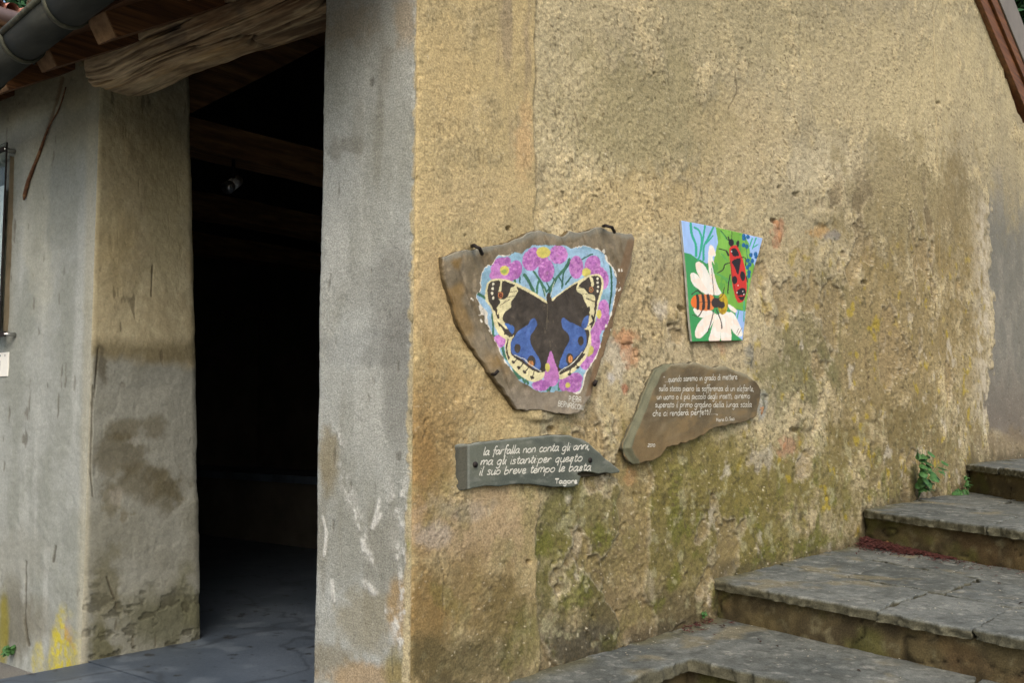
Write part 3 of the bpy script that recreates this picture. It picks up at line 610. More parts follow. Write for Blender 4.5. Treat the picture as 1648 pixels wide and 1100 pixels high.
rake('rake_moulding', [(1596, 0), (1648, 124)], [(1609, 0), (1648, 97)], -.07, .13, MAT['varnish'])
rake('verge_flashing', [(1609, 0), (1648, 96)], [(1633, 0), (1648, 40)], -.085, .16, MAT['grey_metal'])

# ------------------------------------------------------------------ relief panels
def panel(name, outline, o, e1, e2, nrm, h, thick, disp, colf, sidecol, mat, root=None, rough_edge=.003, rings=4, bevel=.004, seed=0, slope_side=0., **props):
    o, e1, e2, nrm = map(np.asarray, (o, e1, e2, nrm)); out = np.asarray(outline, float)
    # roughen outline
    dn = []
    for a, b in zip(out, np.roll(out, -1, 0)):
        L = np.hypot(*(b-a)); k = max(1, int(L/(h*3)))
        for t in np.arange(k)/k: dn.append(a+(b-a)*t)
    dn = np.array(dn); dn = dn+rough_edge*np.stack([fbm(dn[:, 0], dn[:, 1], 25, 3, 400+seed), fbm(dn[:, 0], dn[:, 1], 25, 3, 430+seed)], -1)
    lo = dn.min(0)-h; hi = dn.max(0)+h
    gu = np.arange(lo[0], hi[0]+h, h); gv = np.arange(lo[1], hi[1]+h, h); U, V = np.meshgrid(gu, gv); nr, nc = U.shape
    ins = pip(U, V, dn); cell = ins[:-1, :-1].astype(int)+ins[:-1, 1:]+ins[1:, 1:]+ins[1:, :-1]; keep = (cell >= 1).ravel()
    Q = grid_quads(nr, nc)[keep]
    used = np.zeros(nr*nc, bool); used[Q.ravel()] = True
    u = U.ravel().copy(); v = V.ravel().copy(); mv = np.where(used & ~ins.ravel())[0]
    A = dn; B = np.roll(dn, -1, 0); D = B-A; L2 = (D**2).sum(1)+1e-12
    for i in range(0, len(mv), 400):
        k = mv[i:i+400]; q = np.stack([u[k], v[k]], -1)[:, None]; t = np.clip(((q-A)*D).sum(-1)/L2, 0, 1); c_ = A+t[..., None]*D; dd = ((q-c_)**2).sum(-1); j = dd.argmin(1)
        u[k] = c_[np.arange(len(k)), j, 0]; v[k] = c_[np.arange(len(k)), j, 1]
    idx = -np.ones(nr*nc, int); ui = np.where(used)[0]; idx[ui] = np.arange(len(ui)); Q = idx[Q]; u = u[ui]; v = v[ui]; n0 = len(ui)
    # boundary edges
    e = np.concatenate([Q[:, [0, 1]], Q[:, [1, 2]], Q[:, [2, 3]], Q[:, [3, 0]]]); key = np.sort(e, 1); kk = key[:, 0].astype(np.int64)*n0+key[:, 1]
    un, inv, cnt = np.unique(kk, return_inverse=True, return_counts=True); be = e[cnt[inv] == 1]
    bv = np.unique(be); bm = -np.ones(n0, int); bm[bv] = np.arange(len(bv))
    W = thick+disp(u, v); isb = np.zeros(n0, bool); isb[bv] = True; W[isb] -= bevel*(.5+.5*vn(u[isb]*60, v[isb]*60, 9))
    P = o+u[:, None]*e1+v[:, None]*e2+W[:, None]*nrm
    px, py = proj(P); Cc = colf(u, v, px, py)
    cen = out.mean(0); Ps = [P]; Cs = [Cc]; Qs = [Q]; prev = bv; off = n0
    dirv = np.stack([u[bv]-cen[0], v[bv]-cen[1]], -1); dirv /= (np.hypot(dirv[:, 0], dirv[:, 1])[:, None]+1e-9)
    for r in range(1, rings+1):
        f = r/rings; w = W[bv]*(1-f)
        jit = (.5*rough_edge+bevel*.5)*(fbm(u[bv]+f*.05, v[bv]+f*.03, 40, 2, 460+seed+r))+slope_side*f
        uu = u[bv]+dirv[:, 0]*jit; v2 = v[bv]+dirv[:, 1]*jit
        Ps.append(o+uu[:, None]*e1+v2[:, None]*e2+w[:, None]*nrm)
        sc = np.broadcast_to(c(sidecol), (len(bv), 3))*(1+.35*fbm(uu*1.0+w*3, v2+w*2, 60, 3, 480)[:, None]); Cs.append(sc)
        cur = np.arange(len(bv))+off; a = prev[bm[be[:, 0]]]; b = prev[bm[be[:, 1]]]; a2 = cur[bm[be[:, 0]]]; b2 = cur[bm[be[:, 1]]]
        Qs.append(np.stack([b, a, a2, b2], 1)); prev = cur; off += len(bv)
    P = np.concatenate(Ps); Cc = np.concatenate(Cs); Q = np.concatenate(Qs)
    if np.dot(np.cross(e1, e2), nrm) < 0: Q = Q[:, ::-1]
    return raw_mesh(name, P, Q, Cc, mat, root, **props)

WALL = dict(e1=(1, 0, 0), e2=(0, 0, 1), nrm=(0, -1, 0))
def wall_pts(pts, f, y):      # traced image points -> x,z on the plane y
    return [(lambda q: (q[0], q[2]))(hit(*f(*p), 1, y)) for p in pts]

class Paint:
    def __init__(s, px, py, f, base):
        s.x, s.y = f(px, py); s.C = base; s.nx = vn(s.x/9, s.y/9, 5)-.5; s.ny = vn(s.x/9, s.y/9, 6)-.5; s.X = s.x+3*s.nx; s.Y = s.y+3*s.ny
    def poly(s, col, pts, sm=True):
        p = smooth(pts, 3, True) if sm else pts; k = pip(s.X, s.Y, p); s.C[k] = c(col); return k
    def ell(s, col, cx, cy, rx, ry, rot=0):
        a = math.radians(rot); dx = s.X-cx; dy = s.Y-cy; X = dx*math.cos(a)+dy*math.sin(a); Y = -dx*math.sin(a)+dy*math.cos(a)
        k = (X/rx)**2+(Y/ry)**2 < 1; s.C[k] = c(col); return k
    def line(s, col, w, pts, sm=True):
        k = segdist(s.X, s.Y, smooth(pts, 4) if sm and len(pts) > 2 else pts) < w/2; s.C[k] = c(col); return k
# ================================================================== butterfly slab
fb = lambda X, Y: (700+X/3.333, 350+Y/3.333)
ib = lambda x, y: ((x-700)*3.333, (y-350)*3.333)
bo = [(50,212),(95,195),(130,180),(200,172),(260,160),(330,150),(400,135),(440,112),(500,85),(560,72),(640,90),(700,100),(725,72),(770,82),(820,75),(850,58),(900,52),(940,72),(1000,85),(1060,90),(1078,110),(1065,180),(1060,260),(1030,330),(1000,420),(975,500),(950,600),(920,690),(890,780),(860,880),(835,960),(800,1010),(775,1050),(735,1058),(640,1048),(540,1035),(440,1030),(410,990),(370,930),(330,880),(290,830),(260,770),(215,710),(180,660),(150,600),(120,550),(105,480),(80,400),(60,330),(48,260)]
paint_bg = [(345,205),(380,215),(420,185),(470,195),(500,165),(530,152),(620,148),(700,155),(740,168),(800,155),(860,168),(905,195),(920,235),(950,270),(968,310),(974,370),(958,450),(945,510),(925,570),(900,620),(880,700),(860,750),(830,800),(800,850),(778,938),(700,932),(600,937),(540,930),(500,900),(460,885),(420,830),(370,760),(345,700),(315,650),(300,610),(285,560),(280,510),(255,480),(225,430),(245,390),(250,330),(275,270),(310,250)]
def col_butterfly(u, v, px, py):
    n = fbm(u, v, 9, 5, 501); n2 = fbm(u, v, 40, 4, 502); gr = fbm(u*.8+v*.5, v*.8-u*.5, 60, 3, 503, fx=1, fy=.15)
    C = mix(np.broadcast_to(c(124, 114, 94), px.shape+(3,)), c(106, 96, 76), ss(-.3, .4, n)); C = mix(C, c(142, 128, 104), .6*ss(.1, .5, n2)); C = mix(C, c(82, 68, 46), .5*ss(.15, .6, gr))
    C = mix(C, c(136, 106, 50), .5*ss(.25, .6, fbm(u, v, 6, 3, 504)))
    p = Paint(px, py, ib, C); x, y = p.x, p.y
    p.C = mix(p.C, c(150, 140, 124), .55*ss(880, 980, y+30*n2))
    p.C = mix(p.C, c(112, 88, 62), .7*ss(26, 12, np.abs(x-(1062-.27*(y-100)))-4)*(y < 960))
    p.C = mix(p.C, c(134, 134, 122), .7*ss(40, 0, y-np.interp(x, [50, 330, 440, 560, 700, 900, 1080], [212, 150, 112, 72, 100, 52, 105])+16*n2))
    # ragged white primer round the painting
    wob = 5*fbm(u, v, 45, 3, 505)
    P2 = smooth(paint_bg, 3, True); dB = segdist(p.x, p.y, list(map(tuple, P2))+[tuple(P2[0])])
    inb = pip(p.x+1.5*wob, p.y+1.5*wob, P2)
    k = (dB < 4+wob*1.6) & ((x > 740) | (x < 420)) & (n2 > -.35); p.C[k] = c(214, 208, 192)
    k = (~inb) & (dB < 44) & (fbm(u, v, 30, 3, 506) > .5) & ((x < 330) | (x > 860)) & (y < 620); p.C[k] = c(206, 200, 184)
    p.C[inb] = c(134, 178, 200)
    p.C = np.where((inb & (n > .0))[..., None], c(146, 186, 212), p.C); p.C = np.where((inb & (n < -.45))[..., None], c(118, 166, 180), p.C)
    save = p.C.copy()
    G = (58, 116, 88); G2 = (44, 100, 84)
    for w, pts in [(16, [(480, 308), (505, 345), (530, 400)]), (12, [(545, 420), (550, 370), (562, 340), (580, 380), (590, 420)]), (11, [(530, 290), (570, 350), (600, 400)]), (9, [(600, 400), (640, 340), (625, 320)]), (14, [(612, 410), (650, 330), (700, 270), (722, 225)]), (9, [(725, 245), (690, 300), (684, 370)]), (8, [(660, 310), (680, 350), (680, 380)]), (8, [(780, 230), (815, 210), (845, 198)]), (10, [(940, 250), (947, 330), (945, 420), (930, 510)]), (9, [(700, 360), (730, 320)]), (16, [(225, 405), (268, 432)]), (11, [(308, 520), (312, 600), (312, 640)]), (16, [(292, 628), (318, 640)]), (14, [(360, 690), (372, 740), (385, 760)]), (22, [(425, 815), (440, 850), (455, 860)]), (14, [(470, 860), (482, 885)]), (14, [(492, 875), (500, 892)]), (14, [(588, 880), (600, 915), (608, 935)]), (10, [(622, 905), (612, 935)]), (12, [(665, 895), (664, 925)]), (9, [(455, 320), (455, 350)]), (14, [(420, 325), (430, 345)]), (8, [(600, 350), (612, 380), (618, 410)])]: p.line(G if w > 10 else G2, w, pts)
    PU = [(182, 104, 182), (172, 94, 172), (192, 116, 190)]
    j = 0
    for e in [(352, 255, 46, 38, -20), (432, 282, 36, 52, 10), (335, 312, 42, 32, 0), (395, 312, 42, 30, 10), (388, 240, 20, 28, 0), (330, 280, 30, 34, 0), (515, 232, 46, 56, 10), (597, 286, 43, 62, 0), (662, 200, 50, 50, 0), (530, 192, 34, 30, 0), (570, 230, 40, 40, 0), (758, 268, 38, 62, 0), (845, 256, 42, 52, 20), (880, 290, 30, 26, 0), (905, 335, 27, 52, 0), (905, 478, 28, 36, 0), (902, 555, 36, 52, 12), (868, 600, 26, 40, 0), (858, 660, 28, 62, -8), (842, 735, 40, 46, 0), (815, 782, 40, 38, 0), (725, 898, 62, 48, 0), (756, 868, 36, 34, 0), (625, 852, 43, 56, 0), (345, 665, 34, 36, 0), (568, 902, 48, 30, 0), (905, 500, 30, 40, 0)]:
        kk = p.ell(PU[j % 3], *e); j += 1
        a = fbm(p.x/100, p.y/100, 9, 3, 510+j); p.C = np.where((kk & (a > .2))[..., None], c(200, 128, 196), p.C); p.C = np.where((kk & (a < -.35))[..., None], c(158, 82, 164), p.C)
    YE = (208, 196, 84)
    for e in [(373, 285, 25, 26), (582, 188, 38, 30), (812, 296, 24, 24), (880, 520, 13, 26), (712, 901, 13, 14)]: p.ell(YE, *e)
    p.ell((168, 190, 80), 373, 290, 14, 12)
    p.C = np.where(inb[..., None], p.C, save)
    CRM = (222, 212, 158); BK = (60, 54, 48); BL_ = (58, 96, 164)
    sil = [(603,448),(545,410),(480,374),(430,350),(370,331),(312,332),(282,352),(270,400),(273,450),(296,480),(310,520),(316,570),(333,612),(358,643),(378,655),(376,700),(382,748),(400,785),(430,825),(470,858),(510,880),(535,884),(572,870),(586,850),(592,820),(605,760),(612,733),(628,733),(645,790),(662,825),(668,868),(700,862),(740,834),(782,792),(817,742),(836,690),(838,640),(834,606),(852,582),(866,530),(874,480),(890,430),(904,375),(900,328),(876,305),(830,309),(790,327),(740,357),(690,392),(628,436)]
    p.poly(CRM, sil)
    p.poly(BK, [(605,462),(545,428),(490,398),(440,372),(445,395),(430,425),(408,455),(410,482),(385,500),(365,530),(368,560),(395,575),(422,600),(425,630),(412,660),(405,700),(408,735),(430,752),(470,772),(520,802),(560,832),(598,822),(606,780),(612,735),(628,735),(645,790),(664,830),(690,822),(735,800),(775,765),(805,710),(818,680),(826,640),(826,605),(800,600),(808,565),(830,530),(822,490),(800,445),(790,415),(765,400),(758,378),(764,352),(700,392),(655,425),(628,450),(618,412),(604,412)])
    p.poly(BK, [(283,385),(292,352),(320,341),(350,341),(346,375),(340,400),(335,430),(350,452),(338,478),(322,495),(318,505),(300,470),(285,440)])
    p.poly(BK, [(362,341),(400,352),(432,366),(408,378),(400,402),(388,428),(360,442),(336,432),(340,400),(356,396)])
    p.line(BK, 14, [(318, 470), (328, 500), (340, 540)]); p.line(CRM, 6, [(345, 470), (336, 520)])
    for q in [(312, 358), (309, 382), (307, 407), (312, 434)]: p.ell((226, 220, 190), q[0], q[1], 7, 8)
    p.ell((196, 120, 60), 352, 418, 14, 17); p.ell((70, 26, 20), 352, 418, 10, 13); p.ell((150, 70, 40), 354, 418, 3, 5)
    p.poly(BK, [(335, 560), (362, 582), (385, 600), (425, 612), (420, 636), (398, 642), (372, 632), (350, 600)]); p.line(CRM, 12, [(348, 590), (366, 622)]); p.line(CRM, 7, [(378, 634), (392, 640)])
    p.line(BK, 7, [(392, 655), (384, 700), (392, 740), (400, 752)]); p.line(CRM, 9, [(402, 660), (398, 712)]); p.line(BK, 10, [(385, 722), (396, 760)])
    p.poly(BK, [(790,346),(830,320),(868,314),(890,330),(893,372),(880,420),(870,462),(862,505),(852,485),(860,430),(842,415),(820,408),(805,388),(795,380),(770,372)])
    p.poly(CRM, [(828, 322), (842, 322), (852, 350), (850, 372), (838, 368), (838, 350)])
    p.line(CRM, 6, [(852, 425), (853, 470), (845, 520)])
    for q in [(872, 328), (873, 350), (875, 372), (872, 396)]: p.ell((226, 220, 190), q[0], q[1], 6, 7)
    p.ell((196, 130, 70), 838, 388, 12, 16); p.ell((70, 30, 24), 838, 388, 8, 11); p.ell((214, 190, 120), 838, 388, 3, 5)
    p.line(BK, 6, [(812, 434), (855, 452)]); p.line(BK, 3, [(350, 470), (402, 440)]); p.line(BK, 3, [(385, 430), (440, 420)]); p.line(BK, 3, [(385, 405), (440, 395)]); p.line(BK, 3, [(765, 380), (800, 378)]); p.line(BK, 3, [(790, 410), (815, 410)])
    p.line(BK, 9, [(866, 470), (850, 560), (838, 590)]); p.line(BK, 10, [(842, 530), (850, 560), (824, 580)]); p.line(CRM, 6, [(822, 572), (832, 590)])
    p.poly(BL_, [(515,548),(538,545),(548,575),(530,610),(512,640),(515,680),(535,720),(555,750),(568,790),(560,822),(535,815),(500,795),(480,772),(455,755),(425,742),(408,720),(405,680),(420,650),(440,620),(470,595),(500,575)])
    p.poly((50, 104, 180), [(372, 568), (395, 573), (420, 585), (427, 605), (415, 627), (400, 610), (385, 590)])
    p.poly(BL_, [(678,550),(690,540),(720,560),(760,578),(800,600),(812,640),(810,690),(790,720),(750,756),(720,786),(690,810),(665,805),(672,770),(690,720),(712,680),(722,650),(710,620),(685,595)])
    p.poly(BL_, [(800, 540), (825, 528), (822, 570), (805, 598), (785, 580)])
    a = fbm(p.x/100, p.y/100, 8, 3, 540); isb = (np.abs(p.C-c(BL_)).sum(-1) < .01); p.C = np.where((isb & (a > .2))[..., None], c(64, 104, 172), p.C); p.C = np.where((isb & (a < -.55))[..., None], c(46, 80, 148), p.C)
    for e in [(442, 703, 17, 25), (516, 774, 23, 32), (783, 663, 16, 25), (723, 763, 20, 33), (826, 492, 6, 15)]: p.ell(BK, *e)
    p.ell((206, 134, 62), 514, 787, 14, 18); p.ell((206, 134, 62), 727, 762, 12, 20); p.line(BK, 3, [(514, 772), (514, 800)]); p.line((150, 80, 40), 3, [(727, 748), (727, 776)])
    p.line((214, 214, 196), 4, [(425, 738), (455, 752), (480, 760), (500, 782), (535, 806), (568, 828)]); p.line((214, 214, 196), 4, [(668, 828), (690, 812), (720, 798), (752, 770), (790, 722)])
    p.line(BK, 12, [(428, 748), (460, 768), (490, 790), (520, 812), (556, 828)]); p.line(BK, 11, [(672, 838), (700, 824), (735, 806), (770, 770), (800, 735)])
    for a_, b_ in [((440, 762), (418, 785)), ((472, 785), (448, 815)), ((500, 808), (478, 838)), ((532, 828), (520, 868))]: p.line(BK, 5, [a_, b_]); p.ell(BK, b_[0]+2, b_[1]-8, 11, 7, 30)
    for a_, b_ in [((757, 790), (768, 812)), ((724, 815), (724, 848))]: p.line(BK, 5, [a_, b_]); p.ell(BK, b_[0]-2, b_[1]-6, 11, 6, -20)
    p.poly((186, 110, 180), [(612, 735), (622, 716), (632, 738), (648, 790), (662, 830), (660, 870), (590, 870), (592, 820)]); p.ell(YE, 604, 806, 13, 24)
    p.poly((200, 190, 96), [(835, 690), (852, 705), (848, 730), (830, 745), (818, 745)])
    p.ell((52, 46, 40), 612, 436, 14, 32); p.line((96, 88, 70), 3, [(604, 470), (600, 600)]); p.line((190, 200, 180), 3, [(598, 440), (585, 385)]); p.line((190, 200, 180), 3, [(620, 425), (640, 345)])
    dk = (np.abs(p.C-c(BK)).sum(-1) < .01); a = fbm(u, v, 25, 4, 541); p.C = np.where(dk[..., None], p.C*(1+.5*np.clip(a, -.4, 1))[..., None], p.C)
    wear = (fbm(u, v, 70, 3, 542) > .62) & inb; p.C = np.where(wear[..., None], p.C*.7+.3*c(120, 108, 84), p.C)
    br = fbm(u+.4*v, v-.3*u, 55, 3, 560, fx=.5, fy=1.4); g_ = p.C.mean(-1, keepdims=True)
    p.C = np.where(inb[..., None], p.C*.80+.11*g_+.06*c(128, 118, 98), p.C)
    return p.C*(1+.10*n2+np.where(inb, .16*br, .08*br))[..., None]
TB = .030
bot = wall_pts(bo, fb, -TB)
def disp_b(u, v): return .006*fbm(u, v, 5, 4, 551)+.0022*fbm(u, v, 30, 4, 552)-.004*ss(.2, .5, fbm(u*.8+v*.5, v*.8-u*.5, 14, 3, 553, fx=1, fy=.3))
slab = panel('painted_stone_slab', bot, (0, 0, 0), h=.0021, thick=TB, disp=disp_b, colf=col_butterfly, sidecol=(92, 80, 56), mat=MAT['slate_face'], bevel=.006, rough_edge=.005, seed=1, **WALL,  # dark sidecol carries the shadow and stain band along the slab edge
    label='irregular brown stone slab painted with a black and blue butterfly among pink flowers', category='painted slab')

# ---- single stroke hand lettering
GL = {
 'a': (1.05, [[(.72,.85),(.45,1),(.1,.7),(.06,.3),(.28,0),(.55,.15),(.74,.6)],[(.8,1),(.78,.3),(.92,-.02),(1.05,.1)]]), 'b': (.95, [[(.12,1.9),(.12,.1),(.5,0),(.82,.4),(.6,.9),(.14,.75)]]),
 'c': (.85, [[(.75,.85),(.45,1),(.12,.6),(.2,.1),(.5,0),(.8,.15)]]), 'd': (1., [[(.78,.8),(.5,1),(.15,.75),(.08,.35),(.3,0),(.6,.1),(.78,.5)],[(.8,1.9),(.78,.3),(.95,.02)]]),
 'e': (.9, [[(.1,.42),(.5,.5),(.68,.78),(.42,1.0),(.12,.7),(.14,.2),(.45,-.02),(.85,.2)]]), 'f': (.7, [[(.75,1.7),(.5,1.9),(.32,1.5),(.32,0),(.3,-.7)],[(.05,.95),(.7,.98)]]),
 'g': (1., [[(.78,.8),(.5,1),(.15,.75),(.08,.35),(.3,.02),(.6,.1),(.78,.5)],[(.8,1),(.78,-.4),(.5,-.8),(.1,-.6)]]), 'h': (1., [[(.12,1.9),(.12,0)],[(.12,.6),(.45,1),(.72,.8),(.75,0)]]),
 'i': (.4, [[(.2,1),(.2,.1),(.36,0)],[(.2,1.42),(.23,1.5)]]), 'l': (.45, [[(.18,1.9),(.18,.15),(.38,0)]]), 'm': (1.45, [[(.1,1),(.12,0)],[(.12,.6),(.35,1),(.6,.85),(.62,0)],[(.62,.6),(.9,1),(1.18,.85),(1.22,0)]]),
 'n': (1.0, [[(.1,1),(.12,0)],[(.12,.6),(.45,1),(.75,.8),(.78,0)]]), 'o': (1., [[(.5,1),(.12,.7),(.12,.25),(.5,0),(.86,.3),(.82,.75),(.5,1)]]), 'p': (1., [[(.12,1),(.1,-.8)],[(.12,.7),(.5,1),(.85,.6),(.6,.05),(.12,.15)]]),
 'q': (1., [[(.78,.8),(.5,1),(.12,.6),(.3,.05),(.6,.1),(.78,.5)],[(.8,1),(.78,-.8)]]), 'r': (.75, [[(.12,1),(.14,0)],[(.14,.55),(.4,1),(.7,.85)]]), 's': (.8, [[(.68,.88),(.35,1),(.15,.75),(.6,.4),(.55,.05),(.1,.08)]]),
 't': (.7, [[(.32,1.6),(.3,.2),(.6,0)],[(.05,1.05),(.62,1.1)]]), 'u': (1., [[(.12,1),(.12,.3),(.35,0),(.7,.25),(.78,1)],[(.78,1),(.78,.1),(.92,0)]]), 'v': (.9, [[(.08,1),(.4,0),(.75,1)]]), 'z': (.85, [[(.12,.95),(.72,.95),(.1,.05),(.78,.05)]]),
 'T': (1.1, [[(.05,1.75),(1.05,1.75)],[(.55,1.75),(.55,0)]]), 'M': (1.5, [[(.1,0),(.15,1.8),(.6,.6),(1.1,1.8),(1.2,0)]]), 'D': (1.2, [[(.12,1.75),(.12,0),(.7,.1),(1.,.9),(.7,1.7),(.12,1.75)]]), 'S': (1.0, [[(.85,1.55),(.45,1.8),(.15,1.35),(.8,.6),(.5,0),(.08,.2)]]), 'E': (1., [[(.85,1.75),(.12,1.75),(.12,0),(.85,0)],[(.12,.9),(.7,.9)]]),
 'P': (1., [[(.12,0),(.12,1.75),(.7,1.6),(.75,1.1),(.12,.85)]]), 'I': (.62, [[(.3,1.75),(.3,0)]]), 'R': (1.05, [[(.12,0),(.12,1.75),(.7,1.6),(.72,1.1),(.12,.9)],[(.35,.9),(.85,0)]]), 'A': (1.05, [[(.08,0),(.15,1.6),(.8,1.7),(.85,0)],[(.12,.85),(.85,.85)]]),
 'B': (1.05, [[(.12,0),(.12,1.75),(.7,1.6),(.65,1),(.12,.92)],[(.5,.92),(.85,.5),(.6,0),(.12,0)]]), 'N': (1.1, [[(.1,0),(.12,1.75),(.85,0),(.88,1.75)]]), 'C': (1., [[(.85,1.6),(.3,1.7),(.1,.9),(.3,.05),(.85,.1)]]), 'O': (1.1, [[(.5,1.75),(.12,1.3),(.12,.4),(.5,0),(.9,.4),(.9,1.3),(.5,1.75)]]),
 '2': (.9, [[(.1,1.4),(.4,1.8),(.75,1.4),(.1,.05),(.8,.05)]]), '0': (.95, [[(.45,1.8),(.12,1.2),(.2,.2),(.5,0),(.8,.5),(.75,1.4),(.45,1.8)]]), '1': (.5, [[(.1,1.4),(.3,1.8),(.3,0)]]), ',': (.4, [[(.2,.15),(.12,-.35)]]), '.': (.36, [[(.15,0),(.2,.1)]]), ':': (.4, [[(.18,.1),(.2,.2)],[(.18,.8),(.2,.9)]]),
 '!': (.5, [[(.3,1.9),(.2,.5)],[(.15,.0),(.17,.1)]]), '"': (.6, [[(.15,1.4),(.2,1.7)],[(.38,1.4),(.43,1.7)]]), "'": (.3, [[(.1,1.7),(.15,1.4)]]), '`': (.0, [[(-.75,1.5),(-.45,1.3)]]), ' ': (.7, [])}
def lettering(name, text, p0, p1, *a, **k):
    p0 = np.array(p0, float); p1 = np.array(p1, float); tot = sum(GL[ch][0] for ch in text); pos = 0
    for w_ in text.split(' '):
        ww = sum(GL[ch][0] for ch in w_)
        if w_: word(name, w_, p0+(p1-p0)*pos/tot, p0+(p1-p0)*(pos+ww)/tot, *a, **k)
        pos += ww+GL[' '][0]
def word(name, text, p0, p1, xh, f, plane_y, disp, w, parent, slant=.15, cursive=False, mat=None, lift=.0009, wob=.05, T=TB, axis=1, label=None):
    tw = sum(GL[ch][0] for ch in text); p0 = np.array(p0, float); p1 = np.array(p1, float); sx = np.hypot(*(p1-p0))/tw/1.0
    d = (p1-p0)/np.hypot(*(p1-p0)); up = np.array([d[1], -d[0]]); V = []; Fc = []; x = 0; prev_end = None
    def ribbon(pts):
        P = smooth(pts, 5) if len(pts) > 2 else np.array(pts, float); W = []
        for q in P:
            s2 = p0+d*((q[0]+slant*q[1])*sx)+up*(q[1]*xh); hp = hit(*f(*s2), axis, plane_y); W.append(hp)
        W = np.array(W); off = len(V); k = len(W)
        t = np.gradient(W, axis=0); t /= np.linalg.norm(t, axis=1)[:, None]+1e-9
        nn_ = np.array([0, -1., 0]) if axis == 1 else np.array([-1., 0, 0])
        sd_ = np.cross(t, nn_)
        for i in range(k):
            ww = w*(.8+.4*random.random())*.5
            for sg in (-1, 1):
                q = W[i]+sd_[i]*ww*sg
                if axis == 1: q = np.array([q[0], -(T+float(disp(np.array([q[0]]), np.array([q[2]]))[0])+lift), q[2]])
                V.append(q)
        for i in range(k-1): Fc.append((off+2*i, off+2*i+1, off+2*i+3, off+2*i+2))
    for ch in text:
        gw, sts = GL[ch]; jy = random.uniform(-wob, wob); js = random.uniform(.94, 1.06)
        if cursive and prev_end is not None and sts and ch.isalpha():
            st0 = (x+sts[0][0][0], sts[0][0][1]*js+jy)
            if ch in 'adgqco': st0 = (x+.12, .35)
            if st0[1] < 1.3: ribbon([prev_end, ((prev_end[0]+st0[0])/2, max(.25, st0[1]*.55)), st0])
            else: ribbon([prev_end, (st0[0], .8)])
        for st in sts: ribbon([(x+a, b*js+jy) for a, b in st])
        prev_end = (x+sts[-1][-1][0], sts[-1][-1][1]*js+jy) if (sts and ch.isalpha() and ch in 'acdelhmnut') else None
        if sts and len(sts) > 1 and ch == 't': prev_end = (x+sts[0][-1][0], sts[0][-1][1])
        x += gw
    m = MB(); m.add(V, Fc); o = m.build(name, mat or MAT['lettering'], parent); return o
LB = dict(f=fb, plane_y=-TB, disp=disp_b, parent=slab, T=TB, slant=0)
lettering('lettering', 'PIERA', (718, 990), (784, 993), 16, w=.0032, **LB)
lettering('lettering', 'BERNASCONI', (658, 1012), (800, 1036), 15, w=.0030, **LB)
def nail(pts, r=.004, parent=slab, name='nail'): return MB().tube(pts, r, 7).build(name, MAT['iron'], parent, True)
def wp(x, y, d): return tuple(hit(x, y, 1, -d))
nail([wp(971, 364, .0), wp(974, 363, .06), wp(985, 366, .075), wp(989, 374, .062)], .0065); nail([wp(759, 396, .0), wp(763, 395, .06), wp(772, 400, .072), wp(776, 409, .06)], .0065)
nail([wp(802, 597, .062), wp(796, 603, .055), wp(789, 603, .01)], .006); nail([wp(956, 614, .005), wp(957, 620, .06), wp(960, 612, .066)], .007)

